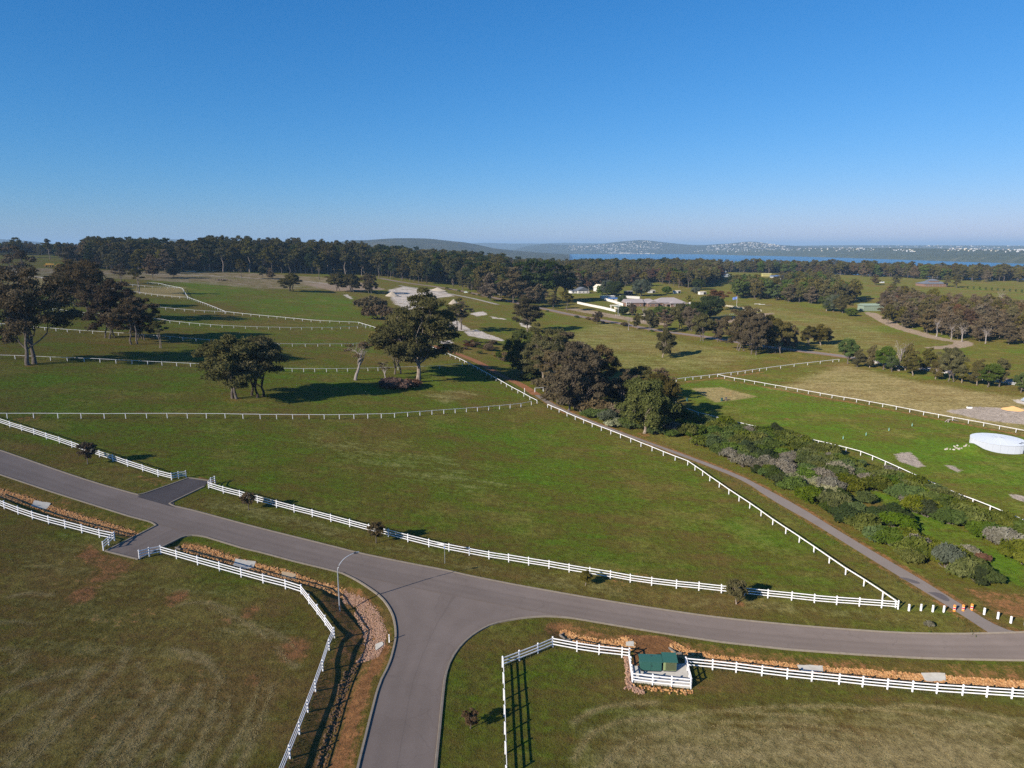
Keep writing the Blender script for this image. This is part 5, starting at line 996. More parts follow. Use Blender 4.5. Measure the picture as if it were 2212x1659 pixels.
def make_tree(seed, H, Rw, th=.3, clumps=26, per=160, cr=.24, ls=.42, leafm=LF_OLIVE, barkm=BARK_GREY, stems=1, spread=.0, lean=(0, 0), squash=.7, lowest=None, tr=.02, twigs=0, fill=.45, flat_top=.0, jit=.75, side=None, bare=0.0, lobes=4):
    """-> trunk mesh, crown mesh. H height, Rw crown radius, th height of first fork (fraction)"""
    rr = np.random.default_rng(seed); tb = Tubes(); lo = (lowest if lowest is not None else th) * H
    cz = (lo + H) / 2; hz_ = (H - lo) / 2 * .92; C = []
    tries = 0; LB = []
    for k in range(lobes):
        a = 2 * np.pi * (k + rr.uniform(-.3, .3)) / max(lobes, 1); q = rr.uniform(.3, .55); LB.append((np.array([math.cos(a) * q, math.sin(a) * q, rr.uniform(-.55, .45)]), rr.uniform(.48, .66)))
    if lobes: LB.append((np.array([rr.uniform(-.2, .2), rr.uniform(-.2, .2), .5]), .5))
    while len(C) < clumps and tries < 5000:
        tries += 1; d = unit(rr.normal(size=3)); f = rr.uniform(fill, 1) ** .6; f = min(f, .97)
        if LB: lc, lr = LB[int(rr.integers(0, len(LB)))]; e_ = lc + d * lr * f
        else: e_ = d * f * .9
        p = np.array([e_[0] * Rw * .95, e_[1] * Rw * .95, cz + e_[2] * hz_ * .95])
        if flat_top and p[2] < lo + (H - lo) * flat_top and rr.random() < .7: continue
        if side is not None and (p[:2] @ np.array(side)) < -.35 * Rw: continue
        if all(np.linalg.norm((p - q) * np.array([1, 1, 1.3])) > Rw * cr * 1.05 for q in C) or tries > 2500: C.append(p)
    C = np.array(C); Rc = Rw * cr * rr.uniform(.75, 1.25, len(C)); top_off = np.array([lean[0], lean[1], 0]) * H
    C = C + top_off * ((C[:, 2:3]) / H) ** 1.2
    groups = np.array_split(rr.permutation(len(C)), stems); r0 = H * tr / math.sqrt(stems)
    for sidx, g in enumerate(groups):
        a = 2 * np.pi * sidx / stems + rr.uniform(0, 1); b0 = np.array([math.cos(a), math.sin(a), 0]) * (spread * Rw if stems > 1 else 0); b0[2] = -.3
        cen = C[g].mean(0); fk = np.array([b0[0] + (cen[0] - b0[0]) * .3 + top_off[0] * th, b0[1] + (cen[1] - b0[1]) * .3 + top_off[1] * th, th * H])
        P = bend(b0, fk, rr, 6, .05); tb.add(P, np.linspace(r0 * 1.25, r0 * .8, 6) * np.array([1.25, 1, 1, 1, 1, 1]), 9)
        top = cen * .5 + fk * .5; top[2] = max(top[2], fk[2] + (H - fk[2]) * .45)
        P2 = bend(fk, top, rr, 5, .08); tb.add(P2, np.linspace(r0 * .8, r0 * .4, 5), 8)
        nl = max(2, len(g) // 4); order = g[np.argsort(np.arctan2(C[g][:, 1] - fk[1], C[g][:, 0] - fk[0]))]
        for q in np.array_split(order, nl):
            if not len(q): continue
            m = C[q].mean(0); st = P2[int(rr.integers(0, 4))] if rr.random() < .6 else fk; e = st + (m - st) * .68
            L = bend(st, e, rr, 6, .09, .05); tb.add(L, np.linspace(r0 * .46, r0 * .2, 6), 6)
            for k in q:
                s2 = L[int(rr.integers(2, 6))]; B = bend(s2, C[k] + np.array([0, 0, Rc[k] * .2]), rr, 5, .1); tb.add(B, np.linspace(r0 * .2, r0 * .05, 5), 5)
                for _ in range(twigs):
                    d = unit(rr.normal(size=3) + np.array([0, 0, .5])) * Rc[k] * rr.uniform(.8, 1.5); s3 = B[int(rr.integers(1, 5))]
                    tb.add(bend(s3, s3 + d, rr, 4, .12), np.linspace(r0 * .06, r0 * .018, 4), 4)
    if bare: k = rr.random(len(C)) > bare; C, Rc = C[k], Rc[k]
    trunk = np_mesh('trunk', np.concatenate(tb.V), np.concatenate(tb.F), barkm, None, True)
    crown = leaf_mesh('crown', *leaf_cloud(rr, C, Rc, per, ls, squash, jit), leafm) if len(C) else None
    return trunk, crown, H
PROTO = {}
def proto(key, *a, **k): PROTO[key] = make_tree(*a, **k)
proto('tall_gum', 11, 30, 13, th=.18, clumps=84, lobes=7, per=465, cr=.19, ls=0.288, leafm=LF_OLIVE, barkm=BARK_PALE, squash=.62, lowest=.13, tr=.021, fill=.5)
proto('spreading', 12, 26, 12.5, th=.16, clumps=62, per=418, cr=.2, ls=0.272, leafm=LF_BROWN, barkm=BARK_GREY, stems=2, spread=.08, squash=.7, lowest=.22, lobes=6, twigs=5, tr=.026)
proto('twin_dark', 13, 17, 9, th=.16, clumps=52, per=372, cr=.21, ls=0.256, leafm=LF_OLIVE, barkm=BARK_GREY, stems=2, spread=.06, squash=.75, lobes=5, lowest=.06, twigs=3, tr=.026)
proto('twin_dark2', 14, 17, 9, th=.14, clumps=50, per=356, cr=.22, ls=0.256, leafm=LF_OLIVE, barkm=BARK_DARK, stems=3, spread=.16, squash=.75, lobes=5, lowest=.02, twigs=3, tr=.03)
proto('open_gum', 15, 18, 7.5, th=.26, clumps=38, per=325, cr=.2, ls=0.256, leafm=LF_BROWN, barkm=BARK_GREY, stems=2, spread=.12, squash=.65, lowest=.2, twigs=4, tr=.02)
proto('brown_gum', 16, 20, 9.5, th=.13, clumps=66, per=372, cr=.19, ls=0.264, leafm=LF_BROWN, barkm=BARK_GREY, stems=3, spread=.2, squash=.75, lowest=.05, twigs=4, tr=.022)
proto('rust_gum', 17, 15, 8, th=.36, clumps=26, per=263, cr=.2, ls=0.280, leafm=LF_RUST, barkm=BARK_PALE, stems=1, squash=.55, lowest=.45, twigs=2, tr=.022, flat_top=.4)
proto('round_dark', 18, 16, 8.5, th=.16, clumps=50, per=372, cr=.22, ls=0.256, leafm=LF_SHRUB, barkm=BARK_PALE, squash=.8, lowest=.02, tr=.024, fill=.6)
proto('bushy_olive', 19, 15, 8, th=.12, clumps=50, per=356, cr=.21, ls=0.256, leafm=LF_OLIVE, barkm=BARK_GREY, stems=2, spread=.15, squash=.75, lowest=.02, twigs=2, tr=.024)
proto('slender', 20, 17, 4.6, th=.3, clumps=16, per=232, cr=.28, ls=0.240, leafm=LF_OLIVE, barkm=BARK_PALE, stems=2, spread=.1, squash=.6, lowest=.42, twigs=3, tr=.014)
proto('bare', 21, 13, 5, th=.3, clumps=16, per=60, cr=.22, ls=.26, leafm=LF_BROWN, barkm=BARK_DEAD, squash=.5, lowest=.4, twigs=9, tr=.03, lean=(.16, 0), bare=.6)
proto('dead', 22, 14, 5, th=.32, clumps=16, per=0, cr=.22, ls=.3, barkm=BARK_DEAD, lowest=.3, twigs=7, tr=.026, bare=2.0)
proto('grey_bare', 23, 14, 7, th=.24, clumps=26, per=70, cr=.2, ls=.3, leafm=LF_BROWN, barkm=BARK_GREY, squash=.6, lowest=.32, twigs=8, tr=.024)
proto('pine', 24, 27, 8.5, th=.14, clumps=70, per=232, cr=.2, ls=0.288, leafm=LF_DARK, barkm=BARK_DARK, squash=.55, lowest=.12, tr=.02, fill=.35, flat_top=.1, lobes=6)
proto('fig', 25, 12, 7, th=.1, clumps=44, per=230, cr=.24, ls=.3, leafm=LF_DARK, barkm=BARK_DARK, squash=.85, lowest=.03, tr=.03, fill=.6, lobes=0)
proto('fig_green', 26, 12, 7, th=.1, clumps=44, per=230, cr=.24, ls=.3, leafm=LF_GREEN, barkm=BARK_DARK, squash=.85, lowest=.03, tr=.03, fill=.6, lobes=0)
proto('willow', 27, 11, 6.5, th=.12, clumps=40, per=240, cr=.24, ls=.26, leafm=LF_SILVER, barkm=BARK_GREY, squash=1.1, lowest=.04, tr=.03, fill=.6, lobes=0)
proto('cone', 28, 8, 2.6, th=.1, clumps=24, per=150, cr=.34, ls=.22, leafm=LF_YELLOW, barkm=BARK_DARK, squash=1.1, lowest=.02, tr=.02, lobes=0)
proto('street', 29, 3.6, 1.35, th=.22, lobes=0, clumps=20, per=110, cr=.32, ls=.115, leafm=LF_BROWN, barkm=BARK_GREY, squash=.75, lowest=.2, tr=.022, twigs=3)
proto('street_olive', 30, 3.6, 1.45, th=.2, lobes=0, clumps=24, per=120, cr=.33, ls=.115, leafm=LF_OLIVE, barkm=BARK_PALE, squash=.8, lowest=.2, tr=.022, twigs=2)
proto('row_tree', 31, 10, 4.4, th=.2, clumps=30, per=279, cr=.25, ls=0.216, leafm=LF_OLIVE, barkm=BARK_PALE, squash=.8, lowest=.06, tr=.02, twigs=2)
proto('row_dark', 32, 10, 4.2, th=.14, clumps=32, per=294, cr=.26, ls=0.216, leafm=LF_GREEN, barkm=BARK_GREY, squash=.85, lowest=.1, tr=.022, lobes=0)
proto('column', 33, 10, 2.2, th=.1, clumps=22, per=150, cr=.4, ls=.24, leafm=LF_OLIVE, barkm=BARK_GREY, squash=1.1, lowest=.06, tr=.016, lobes=0)
def shrub(key, seed, H, Rw, n, per, ls, leafm, squash=.8):
    rr = np.random.default_rng(seed); C = []; Rc = []
    for k in range(n):
        a = rr.uniform(0, 6.28); q = math.sqrt(rr.random()) * .72; C.append((Rw * q * math.cos(a), Rw * q * math.sin(a), H * (.25 + .5 * (1 - q) * rr.uniform(.6, 1.15)))); Rc.append(Rw * rr.uniform(.24, .38))
    V, Fq, t = leaf_cloud(rr, np.array(C), np.array(Rc), per, ls, squash, .75, .15); V[:, 2] = np.maximum(V[:, 2], .02)
    tb = Tubes()
    for c in C[:7]: tb.add(bend(np.array([c[0] * .1, c[1] * .1, -.1]), np.array(c), rr, 4, .08), [.07, .05, .04, .02], 5)
    PROTO[key] = (np_mesh('stem', np.concatenate(tb.V), np.concatenate(tb.F), BARK_GREY, None, True), leaf_mesh('foliage', V, Fq, t, leafm), H)
shrub('sh_green', 41, 2.6, 2.4, 22, 130, .2, LF_GREEN); shrub('sh_green2', 42, 2.8, 2.7, 24, 130, .2, LF_SHRUB); shrub('sh_grey', 43, 2.7, 2.1, 26, 110, .17, LF_GREY, 1.0); shrub('sh_cream', 44, 1.9, 1.9, 18, 120, .17, LF_CREAM)
shrub('sh_dark', 45, 2.4, 2.0, 18, 130, .2, LF_DARK); shrub('sh_rust', 46, 1.8, 1.6, 14, 110, .17, LF_RUST); shrub('sh_silver', 47, 4.2, 2.6, 26, 170, .17, LF_SILVER, 1.2); shrub('brush', 48, 1.5, 2.6, 20, 150, .16, LF_BRUSH); shrub('sh_brown', 49, 2.0, 2.4, 20, 120, .2, LF_BROWN)
rt = random.Random(11)
def plant(key, P, h, label, name='gum_tree', cat='tree', group=None, wide=1.0, rz=None, parts=('crown', 'trunk')):
    tr_, cr_, H0 = PROTO[key]; s = h / H0
    o = thing(name, label, cat, (P[0], P[1], P[2]), rt.uniform(0, 6.28) if rz is None else rz, group); o.scale = (s * wide, s * wide, s)
    if cr_: link(cr_.name.split('.')[0], cr_, o)
    link(tr_.name.split('.')[0], tr_, o)
    return o
def tree(key, px, py, hpx, label, **k):
    P = at(px, py); h = hpx / px_m(P) / .97; return plant(key, P, h, label, **k)
# left paddocks
tree('spreading', 67, 787, 205, 'big brown spreading gum at the left, twin pale trunks standing on the single-rail fence', rz=.6, wide=1.0)
tree('brown_gum', 237, 730, 120, 'brown gum with dark trunk, leftmost of the clump casting the long shadow', wide=.95)
tree('open_gum', 291, 744, 105, 'thin grey-brown gum at the middle of the shadowed clump', wide=1.1)
tree('brown_gum', 306, 734, 92, 'denser brown gum just right of the middle one in the shadowed clump', wide=.9)
tree('slender', 346, 752, 70, 'small slim gum at the right edge of the shadowed clump')
tree('spreading', 196, 690, 125, 'tall brown-topped gum behind the shadowed clump', wide=.9)
tree('brown_gum', 158, 662, 95, 'brown gum between the big left gum and the shadowed clump')
tree('slender', 300, 633, 62, 'slim twin-stemmed gum standing on the tan strip of paddock', wide=1.2)
tree('grey_bare', 40, 622, 90, 'bare grey tree behind the top of the big left gum', name='bare_tree')
tree('grey_bare', 157, 614, 55, 'bare dark-limbed tree by the earthworks, below the dump trucks', name='bare_tree')
tree('grey_bare', 262, 612, 42, 'small bare tree beside the earthworks', name='bare_tree')
tree('twin_dark', 507, 861, 143, 'olive gum with forked pale trunk, left one of the twin trees above the curved fence', rz=2.2)
tree('twin_dark2', 556, 856, 132, 'dark many-stemmed gum, right one of the twin trees above the curved rail fence', rz=.4, wide=1.05)
tree('bare', 768, 821, 92, 'leaning nearly dead tree with white trunk left of the tall pale-barked gum', name='dead_tree', rz=.5)
tree('bare', 835, 825, 48, 'small crooked dead tree by the brush pile', name='dead_tree', rz=2.6)
tree('bushy_olive', 859, 808, 108, 'dark olive tree tucked behind the left side of the tall pale-barked gum', wide=.9)
tree('tall_gum', 903.6, 825, 206, 'tall pale-barked gum with layered olive crown, biggest tree in the middle', rz=1.1, wide=1.0)
o = tree('brush', 848, 836, 17, 'pile of dead reddish brush under the tall pale-barked gum', name='brush_pile', cat='brush pile', wide=1.5); o = tree('brush', 876, 835, 14, 'right end of the dead reddish brush pile, below the pale trunk', name='brush_pile', cat='brush pile', wide=1.6)
tree('slender', 987, 715, 70, 'slender dark-topped gum by the white sand', wide=1.0, rz=1.0); tree('slender', 975, 716, 52, 'small slim gum left of the one by the white sand')
tree('grey_bare', 996, 712, 62, 'thin half-bare tree leaning over the white sand', name='bare_tree')
tree('twin_dark2', 628.6, 629, 38, 'round dark gum alone on the paddock rim beside the earthworks', wide=1.25)
tree('bushy_olive', 730, 629, 38, 'dark spreading tree, left of the three on the paddock rim', wide=1.25); tree('bushy_olive', 760, 631, 38, 'dark spreading tree, middle of the three on the paddock rim', wide=1.2); tree('brown_gum', 798, 634, 42, 'dark spreading tree, right of the three on the paddock rim', wide=1.0)
tree('sh_brown', 800, 668, 26, 'grey-brown thicket left of the tall pale-barked gum, nearer to the rim trees', name='thicket', cat='bush', wide=1.3); tree('sh_brown', 822, 690, 30, 'grey-brown thicket touching the left of the tall gum crown', name='thicket', cat='bush', wide=1.2)
tree('slender', 842, 690, 22, 'small dark sapling beside the white sand heaps')
# beside the footpath
tree('brown_gum', 1240, 886, 140, 'brown-grey gum with thick trunk standing right on the footpath edge', wide=1.1)
tree('open_gum', 1190, 843, 92, 'thin-stemmed gum between the dirt track and the footpath gum')
tree('tall_gum', 1172, 830, 135, 'rusty open-crowned gum with white limbs behind the footpath gum', wide=.85, rz=2.4)
tree('round_dark', 1128, 812, 100, 'dark gum at the left of the trees over the dirt track', wide=.7)
tree('brown_gum', 1278, 868, 120, 'brown gum right of the footpath gum', wide=.95)
tree('open_gum', 1225, 820, 110, 'open grey-limbed gum behind the footpath gum', wide=1.0)
tree('row_dark', 1077, 777, 18, 'small round dark bush on the green left of the path trees', name='bush', cat='bush', wide=1.0)
tree('tall_gum', 1139.5, 716, 80, 'lone gum with layered branches above the white sand patches', wide=.95, rz=4)
tree('round_dark', 1392, 936, 122, 'round dark-green tree hiding the path bend, nearest of the belt', wide=1.0)
tree('bushy_olive', 1420, 905, 95, 'olive tree with pale forked limbs just behind the round dark-green tree', wide=.95)
tree('open_gum', 1345, 885, 92, 'rusty grey open tree left behind the round dark-green tree', wide=.85); tree('bushy_olive', 1378, 862, 72, 'small olive-topped tree rising behind the belt trees', wide=.85); tree('grey_bare', 1425, 866, 74, 'grey twiggy tree at the right top of the belt trees', name='bare_tree', wide=.9); tree('round_dark', 1440, 915, 60, 'dark shaded tree at the start of the shrub belt', wide=1.0)
tree('row_tree', 1432, 772, 62, 'lone slim gum in the middle of the mown field', wide=.95)
# along the far road
for key, px, py, h, wv, lab in (('brown_gum', 1290, 700, 27, .9, 'small dark bushy tree standing alone on the far road edge'), ('bushy_olive', 1404, 716, 46, .8, 'grey-green gum on the far road left of the dead white tree'), ('open_gum', 1436, 718, 52, .8, 'taller grey-green gum on the far road right of the dead white tree'),
    ('bushy_olive', 1470, 712, 55, .9, 'bushy gum on the far road above the orange verge'), ('brown_gum', 1492, 716, 52, .8, 'brown bushy gum beyond the far road'), ('bushy_olive', 1516, 737, 60, .8, 'olive gum with dark forked trunk on the orange verge'), ('brown_gum', 1552, 738, 50, .8, 'grey-brown gum right of the forked-trunk gum'),
    ('brown_gum', 1598, 757, 92, .95, 'tall brown gum, left of the big brown clump by the mown field'), ('brown_gum', 1630, 766, 88, .8, 'broad brown gum in front of the big brown clump'), ('bushy_olive', 1655, 755, 74, .8, 'grey-green gum inside the big brown clump'), ('bushy_olive', 1680, 763, 70, .9, 'olive gum with rusty trunk at the right of the big brown clump'), ('brown_gum', 1702, 758, 58, .8, 'brown gum at the right end of the big brown clump'),
    ('bushy_olive', 1745, 746, 42, .8, 'dark bushy gum on the road right of the big brown clump'), ('row_tree', 1772, 746, 46, 1.0, 'dark rounded gum with pale forked trunk above the orange verge'), ('row_tree', 1790, 742, 34, .9, 'small grey gum at the end of the roadside trees'),
    ('row_tree', 1376, 711, 34, .7, 'small yellowish tree left of the dead white tree')): tree(key, px, py, h, lab, wide=wv)
tree('dead', 1391, 694, 42, 'dead white tree with bare forked limbs before the homestead garden', name='dead_tree'); tree('dead', 1358, 714, 36, 'pale leaning bare trunk on the far road verge', name='dead_tree', wide=.7)
for key, px, py, h, wv, lab, nm in (('fig', 1505, 694, 44, .95, 'broad glossy dark-green tree right of the homestead, front one', 'garden_tree'), ('fig', 1532, 690, 54, .95, 'tall dark-green tree right of the homestead, rear one', 'garden_tree'), ('fig_green', 1430, 686, 25, 1.5, 'low spreading green tree before the homestead', 'garden_tree'), ('fig', 1345, 681, 20, 1.2, 'dark round shrub by the pergola', 'garden_tree'), ('brown_gum', 1366, 682, 26, .8, 'brownish garden tree before the homestead porch', 'garden_tree'),
    ('cone', 1487, 656, 20, 1.1, 'yellow conifer at the right end of the homestead', 'conifer'), ('willow', 1385, 640, 36, 1.05, 'silver-green weeping willow behind the homestead', 'willow_tree'), ('fig', 1326, 640, 34, 1.0, 'round olive garden tree left of the willow', 'garden_tree'), ('willow', 1312, 638, 32, .9, 'silver round tree behind the olive garden tree', 'garden_tree'), ('fig_green', 1300, 637, 22, 1.0, 'low green tree beside the white barn', 'garden_tree'), ('fig_green', 1344, 655, 18, .9, 'round green tree beside the carport', 'garden_tree'), ('rust_gum', 1271, 634, 26, .8, 'purplish tree right of the white cottage', 'garden_tree'),
    ('rust_gum', 1549, 672, 46, 1.1, 'rusty umbrella-shaped gum on the lawn by the picket fence', 'gum_tree'), ('fig', 1600, 678, 9, 1.0, 'small dark clipped bush by the white ornament', 'garden_bush'), ('fig', 1588, 677, 7, 1.0, 'smallest clipped bush left of the ornament', 'garden_bush'), ('fig_green', 1440, 635, 17, 1.1, 'round grey-green bush between the horse shelters', 'garden_bush'), ('willow', 1502, 634, 14, 1.3, 'silver bush left of the right-hand horse shelter', 'garden_bush'), ('fig', 1510, 626, 24, 1.1, 'dark round trees above the right-hand horse shelter', 'garden_tree'), ('cone', 1396, 624, 12, 1.0, 'small yellow-green tree at the wood edge behind the willow', 'garden_tree'),
    ('cone', 1459, 672, 10, 1.5, 'low yellow-green bush under the homestead veranda', 'garden_bush'),
    ('round_dark', 1785, 672, 34, 1.0, 'dark round tree left of the green shed', 'gum_tree'), ('willow', 1800, 673, 36, 1.0, 'grey-green tree nearest the green shed', 'gum_tree'), ('bushy_olive', 1820, 676, 38, 1.0, 'dark tree overhanging the green shed', 'gum_tree'), ('fig_green', 1838, 683, 18, 1.3, 'low grey bush before the green shed', 'bush')):
    tree(key, px, py, h, lab, wide=wv, name=nm)
# row of trees by the right-hand paddock
for key, px, py, h, wv, lab in (('row_dark', 1831, 786, 56, .95, 'tall dense tree at the left end of the roadside row'), ('row_tree', 1852, 793, 38, .9, 'short olive tree second in the roadside row'), ('row_tree', 1879, 794, 48, .9, 'olive tree third in the roadside row, thin pale trunk'), ('row_dark', 1908, 799, 54, .9, 'dark tree left of the dead white one in the row'), ('row_dark', 1926, 803, 36, .9, 'small dark tree at the foot of the dead white one'),
    ('row_tree', 1956, 800, 58, .8, 'grey-green tree just right of the dead white one'), ('row_tree', 1971, 811, 50, 1.0, 'yellowish olive tree in the middle of the row'), ('row_tree', 2000, 801, 50, .9, 'grey-green tree behind the middle of the row'), ('row_tree', 2021, 819, 46, 1.0, 'bushy tree with pale short trunk in the row'), ('bushy_olive', 2054, 824, 72, .8, 'tallest brown-green tree of the row, crooked pale trunk'), ('row_tree', 2077, 827, 46, .9, 'leafy olive tree right of the crooked-trunk tree'),
    ('row_tree', 2110, 832, 56, .8, 'thin pale-trunked tree near the right of the row'), ('row_dark', 2134, 836, 54, 1.1, 'very dense round dark tree near the right of the row'), ('column', 2159, 836, 66, 1.0, 'narrow columnar tree near the right end of the row'), ('row_dark', 2205, 848, 44, 1.0, 'dark tree cut by the right picture edge')): tree(key, px, py, h, lab, wide=wv, name='roadside_tree', group=None)
tree('dead', 1942, 801, 72, 'tall dead white tree rising out of the roadside row', name='dead_tree')
for px, py, h, lab in ((2022, 728, 46, 'dead pale tree at the front of the brown wood, leftmost'), (2054, 733, 38, 'thin dead tree at the front of the brown wood, second'), (2077, 738, 46, 'tall dead tree at the front of the brown wood, third'), (2128, 742, 42, 'grey dead tree at the front of the brown wood, fourth'), (2160, 660, 38, 'dead pale tree standing on the far lawn near the water')): tree('dead', px, py, h, lab, name='dead_tree', wide=.9)
# young street trees
GY = 'young street trees on the road verge'
for key, px, py, h, lab in (('street', 189.7, 1002.5, 52, 'dark brownish young tree left of the dark driveway'), ('street', 537.5, 1101.5, 42, 'round-crowned brown young tree just right of the dark driveway'), ('street', 813, 1173, 50, 'thin-crowned young tree halfway along the long fence'), ('street_olive', 1265.5, 1265, 34, 'small sparse young tree before the curve of the main road'), ('street_olive', 1589, 1305, 58, 'leafy olive young tree, the fullest, near the fence end')):
    tree(key, px, py, h, lab, name='young_tree', group=GY)
proto('street_red', 51, 3.6, 1.35, th=.22, lobes=0, clumps=16, per=90, cr=.3, ls=.115, leafm=LF_RUST, barkm=BARK_GREY, squash=.75, lowest=.2, tr=.022, twigs=3)
tree('street_red', 1018, 1575, 50, 'red-leaved young tree in the grass left of the near fence', name='young_tree', group=GY, wide=1.1)
tree('sh_grey', 2006, 1354, 14, 'small grey scrubby plant on the verge below the bollards', name='low_shrub', cat='shrub'); tree('sh_green', 2008, 1367, 4, 'low green tuft below the grey scrubby plant', name='low_shrub', cat='shrub')
# ------------------------------------------------------------------ shrub belt right of the footpath
belt = hits([(1262, 898), (1330, 905), (1450, 895), (1530, 915), (1640, 940), (1720, 957), (1800, 985), (1880, 1015), (1960, 1048), (2060, 1090), (2230, 1160), (2230, 1222), (2160, 1180), (2070, 1140), (1960, 1100), (1890, 1060), (1850, 1050), (1900, 1095), (2000, 1175), (2080, 1210), (2140, 1250), (2100, 1262), (2030, 1243), (1985, 1228), (1930, 1195), (1860, 1152), (1770, 1096), (1690, 1056), (1610, 1012), (1520, 968), (1440, 940), (1370, 928)])
kinds = [('sh_green', 'dense green shrub in the belt beside the footpath', 'green shrubs beside the footpath'), ('sh_green2', 'olive shrub in the belt beside the footpath', 'olive shrubs beside the footpath'), ('sh_grey', 'grey-mauve shrub in the belt beside the footpath', 'grey shrubs beside the footpath'), ('sh_cream', 'cream-flecked low shrub in the belt beside the footpath', 'cream shrubs beside the footpath'), ('sh_dark', 'dark green shrub in the belt beside the footpath', 'dark shrubs beside the footpath')]
rs = np.random.default_rng(5); pts = []
lo, hi = belt.min(0), belt.max(0)
while len(pts) < 268:
    q = rs.uniform(lo, hi)
    if inside(q[:1], q[1:], belt)[0] and all(np.hypot(*(q - p)) > 1.75 for p in pts): pts.append(q)
cl = [rs.uniform(lo, hi) for _ in range(26)]; ck = rs.choice([0, 0, 0, 1, 1, 2, 2, 2, 3, 4], 26)
up_edge = hits([(1450, 895), (1640, 940), (1800, 985), (1960, 1048), (2230, 1160)])
for q in pts:
    k = int(ck[int(np.argmin([np.hypot(*(q - c)) for c in cl]))]) if rs.random() < .45 else int(rs.choice([0, 0, 1, 1, 2, 2, 3, 4]))
    du = dist_poly(q[:1], q[1:], up_edge)[0]
    if du < 9: k = 2 if rs.random() < .08 else int(rs.choice([0, 0, 1]))
    key, lab, g = kinds[k]; P = Vector((q[0], q[1], gz(*q))); sz = rs.uniform(.75, 1.4); dp = dist_poly(q[:1], q[1:], PATH_R)[0]
    where = 'on the path side of the shrub belt' if dp < 5 else ('on the fence side of the shrub belt' if du < 5 else 'in the middle of the shrub belt')
    lab = ('big ' if sz > 1.15 else 'small ') + lab.replace('in the belt beside the footpath', where)
    plant(key, P, PROTO[key][2] * sz, lab, 'shrub', 'shrub', lab.replace('shrub ', 'shrubs ', 1), rs.uniform(.95, 1.25))
for key, px, py, h, wv, lab in (('sh_silver', 2040, 1225, 62, .9, 'big pale grey-green bush near the lower end of the shrub belt'), ('sh_grey', 2090, 1205, 30, 1.0, 'grey bush right of the big pale bush'), ('sh_rust', 2118, 1215, 24, 1.0, 'reddish dead-looking bush at the lower end of the shrub belt'), ('sh_dark', 2130, 1256, 34, 1.2, 'dark low bush at the very bottom of the shrub belt'), ('sh_grey', 2145, 1172, 36, 1.0, 'grey-mauve bush standing alone in the green strip'), ('sh_green2', 2205, 1215, 52, 1.0, 'olive bush cut by the right picture edge'),
    ('sh_dark', 1674, 938, 24, .9, 'dark rounded bush leaning over the fence of the tank paddock'), ('sh_cream', 1325, 922, 16, 1.3, 'pale flowering bush at the path edge under the round dark-green tree'), ('sh_silver', 1312, 912, 30, 1.2, 'grey-green thicket between the footpath gum and the round dark-green tree')): tree(key, px, py, h, lab, name='shrub', cat='shrub', wide=wv)
for k, (px, py, key, h) in enumerate(((1205, 868, 'sh_brown', 22), (1222, 876, 'sh_green2', 20), (1262, 884, 'sh_brown', 26), (1290, 893, 'sh_brown', 30), (1305, 884, 'sh_green2', 30), (1330, 900, 'sh_brown', 26), (1340, 880, 'sh_dark', 30), (1185, 840, 'sh_brown', 24), (1150, 822, 'sh_dark', 26), (1215, 848, 'sh_green2', 30), (1250, 858, 'sh_dark', 32), (1365, 905, 'sh_dark', 30), (1395, 905, 'sh_green2', 34), (1320, 862, 'sh_brown', 36), (1415, 938, 'sh_green', 18), (1360, 926, 'sh_green', 16))):
    tree(key, px, py, h, 'thick undergrowth bush under the gums along the footpath', name='shrub', cat='shrub', group='undergrowth below the path gums', wide=1.3)
scr = hits([(985, 742), (1060, 735), (1095, 752), (1130, 775), (1110, 790), (1050, 772), (1000, 755)]); lo, hi = scr.min(0), scr.max(0); n = 0
while n < 26:
    q = rs.uniform(lo, hi)
    if inside(q[:1], q[1:], scr)[0]:
        plant(['sh_brown', 'sh_rust', 'sh_brown', 'sh_green2'][n % 4], Vector((*q, gz(*q))), rs.uniform(1.2, 2.2), 'low brown scrub between the dirt track and the white sand', 'scrub_bush', 'shrub', 'brown scrub by the white sand', 1.1); n += 1
# roadside scrub along the far road
P = resample(offset(FAR_ROAD, -8.5), step=9)
for q in P[12:-22]:
    if rs.random() < .55: plant(str(rs.choice(['sh_green', 'sh_dark', 'sh_brown', 'sh_green2'])), Vector((q[0] + rs.uniform(-2, 2), q[1] + rs.uniform(-2, 2), gz(*q))), rs.uniform(1.2, 2.6), 'small roadside bush along the far road verge', 'roadside_bush', 'bush', 'small bushes along the far road')
